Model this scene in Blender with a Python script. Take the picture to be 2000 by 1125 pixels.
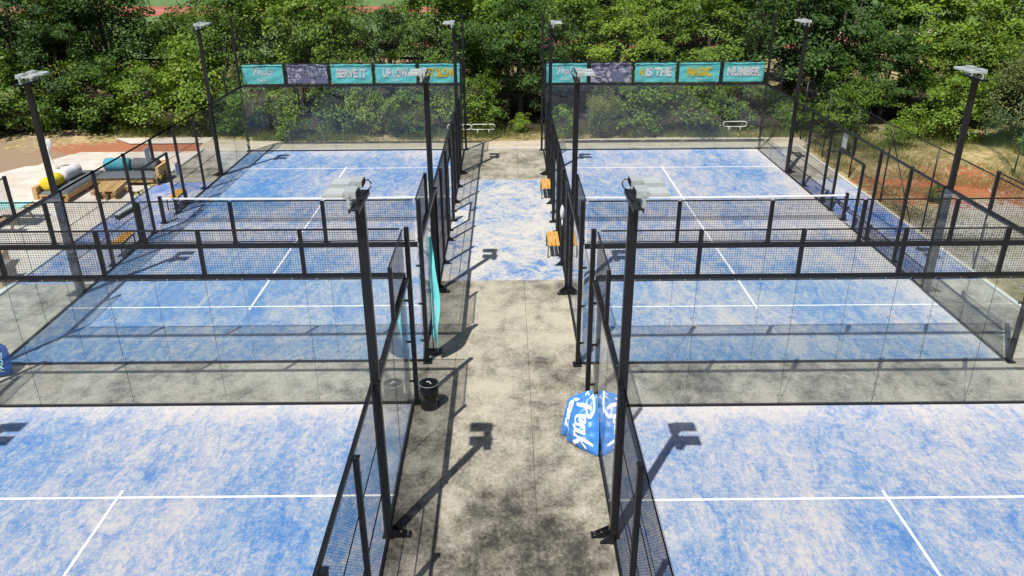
import bpy, math, random
import numpy as np
from mathutils import Vector, Matrix
rad = math.radians
S = bpy.context.scene
for o in list(bpy.data.objects): bpy.data.objects.remove(o)
COL = S.collection

# ---------------------------------------------------------------- camera, sky, sun, exposure
cd = bpy.data.cameras.new('camera'); cam = bpy.data.objects.new('camera', cd); COL.objects.link(cam)
cR = Vector((0.99995642, -0.00756556, -0.0054699)); cU = Vector((0.0080957, 0.41091042, 0.91163978)); cF = Vector((0.00464943, 0.91164433, -0.41095376))
M = Matrix(((cR.x, cU.x, -cF.x, 0.1554), (cR.y, cU.y, -cF.y, -16.1655), (cR.z, cU.z, -cF.z, 9.2508), (0, 0, 0, 1)))
cam.matrix_world = M
cd.sensor_width = 36; cd.lens = 1534.35 / 2000 * 36; cd.clip_start = 0.1; cd.clip_end = 3000
S.camera = cam
SUNV = Vector((1.62, 2.85, -5.95)).normalized()          # the way the sunlight travels
elev = math.asin(-SUNV.z); azim = math.atan2(-SUNV.x, -SUNV.y)
w = bpy.data.worlds.new('World'); S.world = w; w.use_nodes = True
nt = w.node_tree; bg = nt.nodes['Background']
sky = nt.nodes.new('ShaderNodeTexSky'); sky.sky_type = 'NISHITA'; sky.sun_disc = False
sky.sun_elevation = elev; sky.sun_rotation = azim; sky.dust_density = 1.5; sky.air_density = 1.0
nt.links.new(sky.outputs[0], bg.inputs[0]); bg.inputs[1].default_value = 0.062
sl = bpy.data.lights.new('sun', 'SUN'); sl.energy = 5.0; sl.angle = rad(0.53); sl.color = (1.0, 0.95, 0.87)
sun = bpy.data.objects.new('sun', sl); COL.objects.link(sun)
sun.rotation_euler = SUNV.to_track_quat('-Z', 'Y').to_euler()
S.view_settings.view_transform = 'Standard'; S.view_settings.look = 'None'
S.view_settings.exposure = 0.30; S.view_settings.gamma = 1
try:
    S.cycles.transparent_max_bounces = 48; S.cycles.max_bounces = 10; S.cycles.glossy_bounces = 4
except Exception: pass

# ---------------------------------------------------------------- helpers
class MB:
    def __init__(s): s.v = []; s.f = []; s.m = []; s.mi = 0
    def add(s, vs, fs):
        b = len(s.v); s.v += [tuple(p) for p in vs]
        for f in fs: s.f.append(tuple(i + b for i in f)); s.m.append(s.mi)
    def box(s, x0, x1, y0, y1, z0, z1):
        x0, x1 = min(x0, x1), max(x0, x1); y0, y1 = min(y0, y1), max(y0, y1); z0, z1 = min(z0, z1), max(z0, z1)
        s.add([(x0,y0,z0),(x1,y0,z0),(x1,y1,z0),(x0,y1,z0),(x0,y0,z1),(x1,y0,z1),(x1,y1,z1),(x0,y1,z1)],
              [(0,3,2,1),(4,5,6,7),(0,1,5,4),(1,2,6,5),(2,3,7,6),(3,0,4,7)])
    def cbox(s, cx, cy, cz, sx, sy, sz): s.box(cx-sx/2, cx+sx/2, cy-sy/2, cy+sy/2, cz-sz/2, cz+sz/2)
    def bar(s, a, b, wd, ht=None, up=(0,0,1)):
        a = Vector(a); b = Vector(b); d = (b-a).normalized(); up = Vector(up)
        if abs(d.dot(up)) > .99: up = Vector((0,1,0))
        r = d.cross(up).normalized(); u = r.cross(d); ht = ht or wd
        P = []
        for q in (a, b):
            for i, j in ((-1,-1),(1,-1),(1,1),(-1,1)): P.append(q + r*i*wd/2 + u*j*ht/2)
        s.add(P, [(0,1,2,3),(7,6,5,4),(0,4,5,1),(1,5,6,2),(2,6,7,3),(3,7,4,0)])
    def tube(s, pts, r, n=8, cap=True):
        pts = [Vector(p) for p in pts]; k = len(pts); rs = r if isinstance(r, (list, tuple)) else [r]*k
        V = []; ref = Vector((0,0,1))
        for i, p in enumerate(pts):
            d = (pts[min(i+1,k-1)] - pts[max(i-1,0)]).normalized()
            q = ref if abs(d.dot(ref)) < .95 else Vector((1,0,0))
            a = d.cross(q).normalized(); b = d.cross(a)
            for j in range(n):
                t = 2*math.pi*j/n; V.append(p + (a*math.cos(t) + b*math.sin(t))*rs[i])
        F = []
        for i in range(k-1):
            for j in range(n):
                F.append((i*n+j, i*n+(j+1)%n, (i+1)*n+(j+1)%n, (i+1)*n+j))
        if cap: F.append(tuple(range(n))[::-1]); F.append(tuple((k-1)*n+j for j in range(n)))
        s.add(V, F)
    def lathe(s, cx, cy, prof, n=28):
        V = [(cx + r*math.cos(2*math.pi*j/n), cy + r*math.sin(2*math.pi*j/n), z) for r, z in prof for j in range(n)]
        F = [(i*n+j, i*n+(j+1)%n, (i+1)*n+(j+1)%n, (i+1)*n+j) for i in range(len(prof)-1) for j in range(n)]
        s.add(V, F)
    def grid(s, fn, nu, nv, flip=False):
        V = [fn(i/nu, j/nv) for j in range(nv+1) for i in range(nu+1)]; w_ = nu+1
        F = [(j*w_+i, j*w_+i+1, (j+1)*w_+i+1, (j+1)*w_+i) for j in range(nv) for i in range(nu)]
        if flip: F = [f[::-1] for f in F]
        s.add(V, F)
    def build(s, name, mats, parent=None, smooth=False):
        me = bpy.data.meshes.new(name); me.from_pydata(s.v, [], s.f); me.update()
        for m in (mats if isinstance(mats, (list, tuple)) else [mats]): me.materials.append(m)
        if any(s.m): me.polygons.foreach_set('material_index', s.m)
        if smooth: me.polygons.foreach_set('use_smooth', [True]*len(me.polygons))
        o = bpy.data.objects.new(name, me); COL.objects.link(o)
        if parent: o.parent = parent
        return o
def tag(o, label, cat, group=None):
    o['label'] = label; o['category'] = cat
    if group: o['group'] = group
    return o
def thing(name, label, cat, loc=(0,0,0), rz=0, group=None):
    o = bpy.data.objects.new(name, None); COL.objects.link(o); o.location = loc; o.rotation_euler = (0,0,rz)
    o.empty_display_size = .2
    return tag(o, label, cat, group)
def struct(o): o['kind'] = 'structure'; return o
def copy_tree(o, parent=None):
    c = o.copy(); COL.objects.link(c)
    if parent: c.parent = parent
    for ch in list(o.children): copy_tree(ch, c)
    return c
def rebase(root):                       # parts were built in world coordinates: bring them under the thing's base
    pass
# ---------------------------------------------------------------- materials
def mat(name):
    m = bpy.data.materials.new(name); m.use_nodes = True; n = m.node_tree.nodes
    return m, n, m.node_tree.links, n['Principled BSDF']
def simple(name, col, rough=.5, metal=0, var=.12, scale=8, bump=0, bscale=60, spec=.5):
    m, n, l, b = mat(name)
    tc = n.new('ShaderNodeTexCoord'); no = n.new('ShaderNodeTexNoise'); no.inputs['Scale'].default_value = scale; no.inputs['Detail'].default_value = 6
    mx = n.new('ShaderNodeMix'); mx.data_type = 'RGBA'
    mx.inputs[6].default_value = (*[c*(1-var) for c in col], 1); mx.inputs[7].default_value = (*[min(1, c*(1+var)) for c in col], 1)
    l.new(tc.outputs['Object'], no.inputs['Vector']); l.new(no.outputs[0], mx.inputs[0]); l.new(mx.outputs[2], b.inputs['Base Color'])
    b.inputs['Roughness'].default_value = rough; b.inputs['Metallic'].default_value = metal; b.inputs['Specular IOR Level'].default_value = spec
    if bump:
        n2 = n.new('ShaderNodeTexNoise'); n2.inputs['Scale'].default_value = bscale; n2.inputs['Detail'].default_value = 4
        bp = n.new('ShaderNodeBump'); bp.inputs['Strength'].default_value = bump; bp.inputs['Distance'].default_value = .02
        l.new(tc.outputs['Object'], n2.inputs['Vector']); l.new(n2.outputs[0], bp.inputs['Height']); l.new(bp.outputs[0], b.inputs['Normal'])
    return m
MAT = {}
MAT['black'] = simple('black_powder_coat', (.009,.0095,.012), .40, 0, .3, 3, spec=.42)
MAT['wire'] = simple('black_wire', (.012,.012,.014), .5, 0, .1)
MAT['net'] = simple('net_cord', (.03,.03,.032), .8, 0, .1)
MAT['galv'] = simple('light_grey_metal', (.42,.46,.47), .38, .25, .1, 6)
MAT['lampglass'] = simple('lamp_lens', (.42,.46,.46), .12, .0, .08, 2, spec=.8)
MAT['lens'] = simple('lens_glass', (.65,.67,.68), .1, 0, .05, 3, spec=.8)
MAT['bolt'] = simple('zinc_bolt', (.6,.62,.64), .3, .9, .1)
MAT['rubber'] = simple('black_rubber', (.02,.02,.02), .6)
MAT['white'] = simple('white_fabric', (.78,.79,.8), .7, 0, .06, 20)
MAT['whiteink'] = simple('white_print', (.82,.82,.84), .6, 0, .03, 20)
MAT['yellowink'] = simple('yellow_print', (.82,.60,.05), .6, 0, .05, 20)
MAT['navyink'] = simple('navy_print', (.02,.05,.16), .6, 0, .05, 20)
MAT['teal'] = simple('teal_fabric', (.17,.74,.75), .6, 0, .06, 5, .25, 9)
MAT['tealdark'] = simple('deep_teal_cushion', (.05,.26,.34), .8, 0, .1, 5, .1, 30)
MAT['bluebag'] = simple('blue_bag_fabric', (.045,.20,.55), .42, 0, .12, 4, .55, 9)
MAT['navybag'] = simple('navy_bag_fabric', (.006,.05,.25), .38, 0, .12, 4, .5, 9)
MAT['whitegal'] = simple('white_steel', (.58,.59,.59), .35, 0, .05)
MAT['orange'] = simple('orange_wood', (.58,.31,.065), .45, 0, .25, 14)
MAT['drum'] = simple('black_gloss_drum', (.006,.006,.007), .18, 0, .3, 4, .06, 5)
MAT['grey'] = simple('grey_cushion', (.10,.115,.13), .85, 0, .1, 6, .15, 40)
MAT['yellow'] = simple('yellow_cushion', (.62,.50,.02), .8, 0, .08, 6, .12, 40)
MAT['offwhite'] = simple('pale_cushion', (.62,.60,.64), .8, 0, .06, 6, .12, 40)
MAT['greyprint'] = simple('grey_print', (.20,.21,.34), .7, 0, .55, 14)
MAT['slate'] = simple('slate_top', (.16,.24,.30), .5, 0, .1, 3)
MAT['tealpaint'] = simple('teal_table_paint', (.36,.66,.66), .5, 0, .08, 4)
MAT['terrac'] = simple('dead_leaves', (.25,.07,.03), .8)
MAT['greenpost'] = simple('green_post_paint', (.02,.09,.05), .5)

def wood(name, a, b_):
    m, n, l, b = mat(name); tc = n.new('ShaderNodeTexCoord'); mp = n.new('ShaderNodeMapping'); mp.inputs['Scale'].default_value = (3,3,26)
    no = n.new('ShaderNodeTexNoise'); no.inputs['Scale'].default_value = 3; no.inputs['Detail'].default_value = 8; no.inputs['Distortion'].default_value = .6
    geo = n.new('ShaderNodeNewGeometry'); ad = n.new('ShaderNodeMath'); ad.operation = 'ADD'; ad.use_clamp = True
    ml = n.new('ShaderNodeMath'); ml.operation = 'MULTIPLY_ADD'; ml.inputs[1].default_value = .6; ml.inputs[2].default_value = -.3
    mx = n.new('ShaderNodeMix'); mx.data_type = 'RGBA'; mx.inputs[6].default_value = (*a,1); mx.inputs[7].default_value = (*b_,1)
    l.new(tc.outputs['Object'], mp.inputs[0]); l.new(mp.outputs[0], no.inputs['Vector']); l.new(geo.outputs['Random Per Island'], ml.inputs[0])
    l.new(no.outputs[0], ad.inputs[0]); l.new(ml.outputs[0], ad.inputs[1]); l.new(ad.outputs[0], mx.inputs[0]); l.new(mx.outputs[2], b.inputs['Base Color'])
    b.inputs['Roughness'].default_value = .7
    return m
MAT['pallet'] = wood('pallet_wood', (.30,.17,.06), (.60,.40,.18))

# thin glass: straight-through transmission plus Fresnel reflection on each face
def glass():
    m, n, l, b = mat('clear_tempered_glass'); n.remove(b); out = n['Material Output']
    geo = n.new('ShaderNodeNewGeometry'); mi = n.new('ShaderNodeMix'); mi.data_type = 'FLOAT'
    mi.inputs[2].default_value = 1.5; mi.inputs[3].default_value = 1/1.5
    fr = n.new('ShaderNodeFresnel'); tr = n.new('ShaderNodeBsdfTransparent'); gl = n.new('ShaderNodeBsdfGlossy'); ms = n.new('ShaderNodeMixShader')
    tc = n.new('ShaderNodeTexCoord'); no = n.new('ShaderNodeTexNoise'); no.inputs['Scale'].default_value = 1.7; no.inputs['Detail'].default_value = 5
    di = n.new('ShaderNodeBsdfDiffuse'); di.inputs[0].default_value = (.62,.60,.54,1); ms2 = n.new('ShaderNodeMixShader')
    mr = n.new('ShaderNodeMapRange'); mr.inputs[1].default_value = .42; mr.inputs[2].default_value = .75; mr.inputs[3].default_value = .002; mr.inputs[4].default_value = .012
    tr.inputs[0].default_value = (.975,.99,.985,1); gl.inputs['Roughness'].default_value = 0.0; gl.inputs[0].default_value = (.95,.97,1,1)
    l.new(tc.outputs['Object'], no.inputs['Vector']); l.new(no.outputs[0], mr.inputs[0])
    l.new(geo.outputs['Backfacing'], mi.inputs[0]); l.new(mi.outputs[0], fr.inputs['IOR'])
    l.new(mr.outputs[0], ms2.inputs[0]); l.new(tr.outputs[0], ms2.inputs[1]); l.new(di.outputs[0], ms2.inputs[2])
    l.new(fr.outputs[0], ms.inputs[0]); l.new(ms2.outputs[0], ms.inputs[1]); l.new(gl.outputs[0], ms.inputs[2]); l.new(ms.outputs[0], out.inputs['Surface'])
    return m
MAT['glass'] = glass()

def ramp(n, stops, interp='LINEAR'):
    r = n.new('ShaderNodeValToRGB'); e = r.color_ramp.elements; r.color_ramp.interpolation = interp
    while len(e) < len(stops): e.new(.5)
    for i, (p, c) in enumerate(stops): e[i].position = p; e[i].color = (*c, 1) if len(c) == 3 else c
    return r
# sanded turf: fibres of one colour with pale sand lying on it in drifts
def turf(name, fibre, fibre2, sand, cover, seed=0., streak=(1,1,1), big=.35, soft=.09, contrast=1.0, drifts=(), wts=(.95,1.0,1.2,1.15,.5), dist=1.3):
    m, n, l, b = mat(name)
    tc = n.new('ShaderNodeTexCoord'); mp = n.new('ShaderNodeMapping'); mp.inputs['Location'].default_value = (seed, seed*1.7, 0); mp.inputs['Scale'].default_value = streak
    l.new(tc.outputs['Object'], mp.inputs[0])
    def noise(sc, det, dist=0, ro=.6, src=mp):
        x = n.new('ShaderNodeTexNoise'); x.inputs['Scale'].default_value = sc; x.inputs['Detail'].default_value = det
        x.inputs['Distortion'].default_value = dist; x.inputs['Roughness'].default_value = ro; l.new(src.outputs[0], x.inputs['Vector']); return x
    A = noise(big, 3, .6*min(1, dist)); B = noise(2.3, 6, dist, .62); C = noise(14, 6, dist*.6, .72); D = noise(60, 4, 0, .75); 
    rot = n.new('ShaderNodeMapping'); rot.inputs['Rotation'].default_value = (0,0,.95); rot.inputs['Scale'].default_value = (2.6, 10, 1); l.new(tc.outputs['Object'], rot.inputs[0])
    E_ = noise(1.4, 5, .8, .65, rot)
    def sumw(parts):
        acc = None
        for nd, wt in parts:
            k = n.new('ShaderNodeMath'); k.operation = 'MULTIPLY_ADD'; k.inputs[1].default_value = wt
            l.new(nd.outputs[0], k.inputs[0])
            if acc: l.new(acc.outputs[0], k.inputs[2])
            else: k.inputs[2].default_value = 0
            acc = k
        return acc
    sm = sumw(list(zip((A, B, C, D, E_), wts)))      # mean = 2.25
    if drifts:
        sp = n.new('ShaderNodeSeparateXYZ'); l.new(tc.outputs['Object'], sp.inputs[0])
        for ax, c0, hw, wt in drifts:           # sand swept up in a band: axis, centre, half width, amount
            a1 = n.new('ShaderNodeMath'); a1.operation = 'SUBTRACT'; a1.inputs[1].default_value = c0; l.new(sp.outputs[ax], a1.inputs[0])
            a2 = n.new('ShaderNodeMath'); a2.operation = 'ABSOLUTE'; l.new(a1.outputs[0], a2.inputs[0])
            a3 = n.new('ShaderNodeMapRange'); a3.interpolation_type = 'SMOOTHSTEP'; a3.inputs[1].default_value = hw; a3.inputs[2].default_value = 0; a3.inputs[3].default_value = 0; a3.inputs[4].default_value = wt; l.new(a2.outputs[0], a3.inputs[0])
            a4 = n.new('ShaderNodeMath'); a4.operation = 'ADD'; l.new(sm.outputs[0], a4.inputs[0]); l.new(a3.outputs[0], a4.inputs[1]); sm = a4
    mr = n.new('ShaderNodeMapRange'); mid = .5*sum(wts) + (0.5-cover)*.9; mr.inputs[1].default_value = mid - soft*3.2/contrast; mr.inputs[2].default_value = mid + soft*3.2/contrast
    mr.interpolation_type = 'SMOOTHSTEP'; l.new(sm.outputs[0], mr.inputs[0])
    fm = n.new('ShaderNodeMix'); fm.data_type = 'RGBA'; fm.inputs[6].default_value = (*fibre,1); fm.inputs[7].default_value = (*fibre2,1); l.new(B.outputs[0], fm.inputs[0])
    sv = n.new('ShaderNodeMix'); sv.data_type = 'RGBA'; sv.inputs[6].default_value = (*[c*.8 for c in sand],1); sv.inputs[7].default_value = (*[min(.95, c*1.15) for c in sand],1); l.new(C.outputs[0], sv.inputs[0])
    mx = n.new('ShaderNodeMix'); mx.data_type = 'RGBA'; l.new(mr.outputs[0], mx.inputs[0]); l.new(fm.outputs[2], mx.inputs[6]); l.new(sv.outputs[2], mx.inputs[7])
    l.new(mx.outputs[2], b.inputs['Base Color']); b.inputs['Roughness'].default_value = .9; b.inputs['Specular IOR Level'].default_value = .15
    bp = n.new('ShaderNodeBump'); bp.inputs['Strength'].default_value = .35; bp.inputs['Distance'].default_value = .01; l.new(D.outputs[0], bp.inputs['Height']); l.new(bp.outputs[0], b.inputs['Normal'])
    return m
BLUE, BLUE2, SAND = (.022,.108,.36), (.10,.265,.45), (.44,.42,.415)
MAT['courtFR'] = turf('blue_turf_far_right', BLUE, BLUE2, SAND, .48, 3.1, (1,.48,1), .35, .13, drifts=((0,11.9,1.3,.3),(1,9,4.5,.16),(1,0,1.5,-.1)))
MAT['courtFL'] = turf('blue_turf_far_left', BLUE, BLUE2, SAND, .44, 11.3, (1,.48,1), .35, .13, drifts=((1,9,4,.14),(1,20.2,2.5,.16),(0,-10.5,3.5,-.15)))
MAT['courtNR'] = turf('blue_turf_near_right', BLUE, BLUE2, SAND, .49, 23.7, (1,.5,1), .4, .14, drifts=((1,-1.9,1.3,.24),(0,1.9,1.2,.1)))
MAT['courtNL'] = turf('blue_turf_near_left', BLUE, BLUE2, SAND, .43, 37.9, (1,.5,1), .4, .14, drifts=((1,-1.7,1.0,.24),(0,-6,3,.08)))
MAT['lane'] = turf('blue_turf_lane', BLUE, BLUE2, (.50,.48,.44), .62, 51.0, (1,1,1), .6)
MAT['strip'] = turf('blue_turf_strip', (.02,.085,.37), (.07,.18,.43), (.46,.46,.45), .47, 65.0, (1,.6,1), .5, .13)
MAT['greyturf'] = turf('black_turf_with_sand', (.028,.028,.025), (.06,.058,.048), (.40,.38,.32), .65, 71.0, (1,.8,1), .42, .16, wts=(1.5,1.3,.8,1.0,.15), dist=.25)
MAT['greyturf2'] = turf('black_turf_with_sand_lane', (.026,.026,.024), (.055,.053,.044), (.41,.38,.31), .62, 85.0, (1,.8,1), .42, .16, drifts=((1,-5.5,5.5,-.24),(0,-1.9,1.0,-.08),(1,1.5,2.5,.1)), wts=(1.5,1.3,.8,1.0,.15), dist=.25)

def ground_mat():
    m, n, l, b = mat('rough_ground'); geo = n.new('ShaderNodeNewGeometry')
    def noise(sc, det=6, dist=0):
        x = n.new('ShaderNodeTexNoise'); x.inputs['Scale'].default_value = sc; x.inputs['Detail'].default_value = det; x.inputs['Distortion'].default_value = dist
        l.new(geo.outputs['Position'], x.inputs['Vector']); return x
    N1 = noise(.5, 6, .4); N2 = noise(4, 8); N3 = noise(22, 5); N4 = noise(.35, 7, 1.2)
    grass = ramp(n, [(.3, (.06,.075,.02)), (.44, (.20,.17,.065)), (.6, (.44,.35,.19))]); 
    k = n.new('ShaderNodeMath'); k.operation = 'MULTIPLY_ADD'; k.inputs[1].default_value = .5; l.new(N2.outputs[0], k.inputs[0])
    k2 = n.new('ShaderNodeMath'); k2.operation = 'MULTIPLY'; k2.inputs[1].default_value = .5; l.new(N1.outputs[0], k2.inputs[0]); l.new(k2.outputs[0], k.inputs[2]); l.new(k.outputs[0], grass.inputs[0])
    cur = grass.outputs[0]
    sep = n.new('ShaderNodeSeparateXYZ'); l.new(geo.outputs['Position'], sep.inputs[0])
    def ellipse(cx, cy, rx, ry, col_lo, col_hi, cur, edge=.55, ns=None, soft=.25, brk=.5):
        a = n.new('ShaderNodeMath'); a.operation = 'MULTIPLY_ADD'; a.inputs[1].default_value = 1/rx; a.inputs[2].default_value = -cx/rx; l.new(sep.outputs[0], a.inputs[0])
        c = n.new('ShaderNodeMath'); c.operation = 'MULTIPLY_ADD'; c.inputs[1].default_value = 1/ry; c.inputs[2].default_value = -cy/ry; l.new(sep.outputs[1], c.inputs[0])
        a2 = n.new('ShaderNodeMath'); a2.operation = 'MULTIPLY'; l.new(a.outputs[0], a2.inputs[0]); l.new(a.outputs[0], a2.inputs[1])
        c2 = n.new('ShaderNodeMath'); c2.operation = 'MULTIPLY_ADD'; l.new(c.outputs[0], c2.inputs[0]); l.new(c.outputs[0], c2.inputs[1]); l.new(a2.outputs[0], c2.inputs[2])
        q = n.new('ShaderNodeMath'); q.operation = 'SQRT'; l.new(c2.outputs[0], q.inputs[0])
        z = n.new('ShaderNodeMath'); z.operation = 'MULTIPLY_ADD'; z.inputs[1].default_value = edge*2.4; l.new((ns or N4).outputs[0], z.inputs[0]); l.new(q.outputs[0], z.inputs[2])
        z2 = n.new('ShaderNodeMath'); z2.operation = 'MULTIPLY_ADD'; z2.inputs[1].default_value = brk; l.new(N2.outputs[0], z2.inputs[0]); l.new(z.outputs[0], z2.inputs[2])
        mr = n.new('ShaderNodeMapRange'); base = 1 + edge*1.2 + brk*.5; mr.inputs[1].default_value = base + soft/2; mr.inputs[2].default_value = base - soft/2; l.new(z2.outputs[0], mr.inputs[0])
        cc = n.new('ShaderNodeMix'); cc.data_type = 'RGBA'; cc.inputs[6].default_value = (*col_lo,1); cc.inputs[7].default_value = (*col_hi,1); l.new(N3.outputs[0], cc.inputs[0])
        mx = n.new('ShaderNodeMix'); mx.data_type = 'RGBA'; l.new(mr.outputs[0], mx.inputs[0]); l.new(cur, mx.inputs[6]); l.new(cc.outputs[2], mx.inputs[7])
        return mx.outputs[2]
    cur = ellipse(-27, 15, 10, 8.5, (.20,.14,.09), (.36,.28,.20), cur)            # bare earth left of the patio
    cur = ellipse(19.5, 8.2, 6.0, 3.6, (.26,.24,.20), (.62,.60,.55), cur, .45)      # pale rubble
    cur = ellipse(18.0, 14.1, 3.7, 2.2, (.31,.095,.04), (.46,.18,.085), cur, 1.0, None, .3, 2.4)      # red cinder heap
    cur = ellipse(-16.5, 21.2, 5.5, 1.5, (.28,.10,.055), (.42,.19,.11), cur, .35, None, .3, 1.8)  # red cinders behind the lounge
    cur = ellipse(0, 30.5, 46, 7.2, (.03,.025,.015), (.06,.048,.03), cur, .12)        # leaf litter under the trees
    l.new(cur, b.inputs['Base Color']); b.inputs['Roughness'].default_value = .95; b.inputs['Specular IOR Level'].default_value = .1
    bp = n.new('ShaderNodeBump'); bp.inputs['Strength'].default_value = .8; bp.inputs['Distance'].default_value = .05
    l.new(N3.outputs[0], bp.inputs['Height']); l.new(bp.outputs[0], b.inputs['Normal'])
    return m
MAT['ground'] = ground_mat()
MAT['sandpath'] = simple('sandy_path', (.42,.37,.29), .95, 0, .35, 2.2, .5, 30, .1)
MAT['kerb'] = simple('concrete_kerb', (.48,.49,.46), .85, 0, .12, 5)
MAT['field'] = simple('sports_field_grass', (.10,.17,.05), .95, 0, .2, .2)
MAT['track'] = simple('red_running_track', (.36,.09,.06), .9, 0, .1, .4)
MAT['beige'] = simple('beige_paving', (.5,.44,.36), .9, 0, .1, .4)
MAT['paint'] = simple('white_line_fibre', (.80,.80,.80), .8, 0, .07, 25)
def slabs():
    m, n, l, b = mat('pale_concrete_slabs'); tc = n.new('ShaderNodeTexCoord'); br = n.new('ShaderNodeTexBrick')
    br.offset = .0; br.inputs['Scale'].default_value = 1; br.inputs['Mortar Size'].default_value = .012; br.inputs['Mortar Smooth'].default_value = .3
    br.inputs['Brick Width'].default_value = 2.0; br.inputs['Row Height'].default_value = 1.0
    br.inputs['Color1'].default_value = (.54,.50,.45,1); br.inputs['Color2'].default_value = (.62,.585,.53,1); br.inputs['Mortar'].default_value = (.30,.26,.21,1)
    no = n.new('ShaderNodeTexNoise'); no.inputs['Scale'].default_value = 1.6; no.inputs['Detail'].default_value = 8; mu = n.new('ShaderNodeMix'); mu.data_type = 'RGBA'; mu.blend_type = 'MULTIPLY'; mu.inputs[0].default_value = .6
    rr = ramp(n, [(.3, (.72,.66,.58)), (.62, (1,1,1))])
    l.new(tc.outputs['Object'], br.inputs['Vector']); l.new(tc.outputs['Object'], no.inputs['Vector']); l.new(no.outputs[0], rr.inputs[0]); l.new(br.outputs[0], mu.inputs[6]); l.new(rr.outputs[0], mu.inputs[7])
    l.new(mu.outputs[2], b.inputs['Base Color']); b.inputs['Roughness'].default_value = .85
    return m
MAT['slabs'] = slabs()
def leafmat(name, dark, mid, light, trans=.24):
    m, n, l, b = mat(name); out = n['Material Output']; geo = n.new('ShaderNodeNewGeometry'); oi = n.new('ShaderNodeObjectInfo')
    no = n.new('ShaderNodeTexNoise'); no.inputs['Scale'].default_value = .55; no.inputs['Detail'].default_value = 3; l.new(geo.outputs['Position'], no.inputs['Vector'])
    a = n.new('ShaderNodeMath'); a.operation = 'MULTIPLY_ADD'; a.inputs[1].default_value = .45; l.new(geo.outputs['Random Per Island'], a.inputs[0])
    c = n.new('ShaderNodeMath'); c.operation = 'MULTIPLY_ADD'; c.inputs[1].default_value = .9; c.inputs[2].default_value = -.2; l.new(no.outputs[0], c.inputs[0]); l.new(c.outputs[0], a.inputs[2])
    d = n.new('ShaderNodeMath'); d.operation = 'MULTIPLY_ADD'; d.inputs[1].default_value = .25; d.inputs[2].default_value = -.1; l.new(oi.outputs['Random'], d.inputs[0])
    e = n.new('ShaderNodeMath'); e.operation = 'ADD'; l.new(a.outputs[0], e.inputs[0]); l.new(d.outputs[0], e.inputs[1])
    r = ramp(n, [(.0, dark), (.45, mid), (.9, light)]); l.new(e.outputs[0], r.inputs[0])
    l.new(r.outputs[0], b.inputs['Base Color']); b.inputs['Roughness'].default_value = .55; b.inputs['Specular IOR Level'].default_value = .3
    tl = n.new('ShaderNodeBsdfTranslucent'); ms = n.new('ShaderNodeMixShader'); ms.inputs[0].default_value = trans
    hs = n.new('ShaderNodeMix'); hs.data_type = 'RGBA'; hs.blend_type = 'MULTIPLY'; hs.inputs[0].default_value = 1; hs.inputs[7].default_value = (1.3,1.25,.5,1); l.new(r.outputs[0], hs.inputs[6]); l.new(hs.outputs[2], tl.inputs[0])
    l.new(b.outputs[0], ms.inputs[1]); l.new(tl.outputs[0], ms.inputs[2]); l.new(ms.outputs[0], out.inputs['Surface'])
    return m
MAT['leaf_dark'] = leafmat('leaves_deep_green', (.014,.042,.012), (.042,.098,.020), (.10,.19,.038), .25)
MAT['leaf_mid'] = leafmat('leaves_mid_green', (.026,.068,.010), (.08,.155,.018), (.18,.28,.032))
MAT['leaf_yel'] = leafmat('leaves_yellow_green', (.055,.12,.012), (.13,.23,.022), (.24,.33,.04))
MAT['leaf_wil'] = leafmat('leaves_willow', (.07,.10,.03), (.13,.17,.055), (.20,.24,.09))
MAT['bark'] = simple('bark', (.10,.085,.06), .9, 0, .3, 6, .5, 20)
MAT['dry'] = leafmat('grass_blades_dry', (.20,.17,.07), (.40,.34,.16), (.55,.48,.26), .3)
MAT['weed'] = leafmat('grass_blades_green', (.05,.08,.015), (.11,.15,.03), (.22,.24,.07), .3)

# ---------------------------------------------------------------- the setting: ground, courts, lanes
H = 1.86; LX, LY = -.012, .2
def sheet(name, pts, z, m):
    b = MB(); b.add([(x, y, z) for x, y in pts], [tuple(range(len(pts)))]); return struct(b.build(name, m))
def rect(x0, x1, y0, y1): return [(x0,y0),(x1,y0),(x1,y1),(x0,y1)]
b = MB()
rnd = random.Random(4)
xs = [-900,-300,-120] + [-60+i*2 for i in range(61)] + [120,300,900]; ys = [-300,-80,-30] + [-24+i*2 for i in range(35)] + [60,120,300,1200]
def gz(x, y):
    z = -.05
    if abs(x) > 15.2 or y > 24.5:
        k = min(1, max(0, (abs(x)-15.2)/4)) if abs(x) > 15.2 else min(1, (y-24.5)/3)
        if not (-21.5 < x < -14 and 2 < y < 24): z += k*.16*(math.sin(x*.9+y*.4)+math.sin(y*1.1-x*.3)) * (1 if y < 48 else 0)
    return z
V = [(x, y, gz(x, y)) for y in ys for x in xs]; n_ = len(xs)
F = [(j*n_+i, j*n_+i+1, (j+1)*n_+i+1, (j+1)*n_+i) for j in range(len(ys)-1) for i in range(n_-1)]
b.add(V, F); struct(b.build('ground', MAT['ground'], smooth=True))
sheet('black_turf_ground', rect(-14.3, 14.0, -24, 20.6), -.012, MAT['greyturf'])
sheet('walkway', rect(-H-.2, H+.2, -24, 20.3), -.006, MAT['greyturf2'])
sheet('blue_lane', rect(-H+.06, H-.06, 4.9, 15.25), -.001, MAT['lane'])
sheet('blue_side_strip', rect(H+10.1, 13.9, 4.7, 14.95), -.004, MAT['strip'])
sheet('blue_side_strip', rect(-14.2, -H-10.1, 4.9, 15.2), -.004, MAT['strip'])
sheet('path', [(-14.6,20.6),(14.2,20.4),(15.5,22.2),(8,22.5),(0,21.9),(-9,21.9),(-14.8,22.8)], -.008, MAT['sandpath'])
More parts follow.
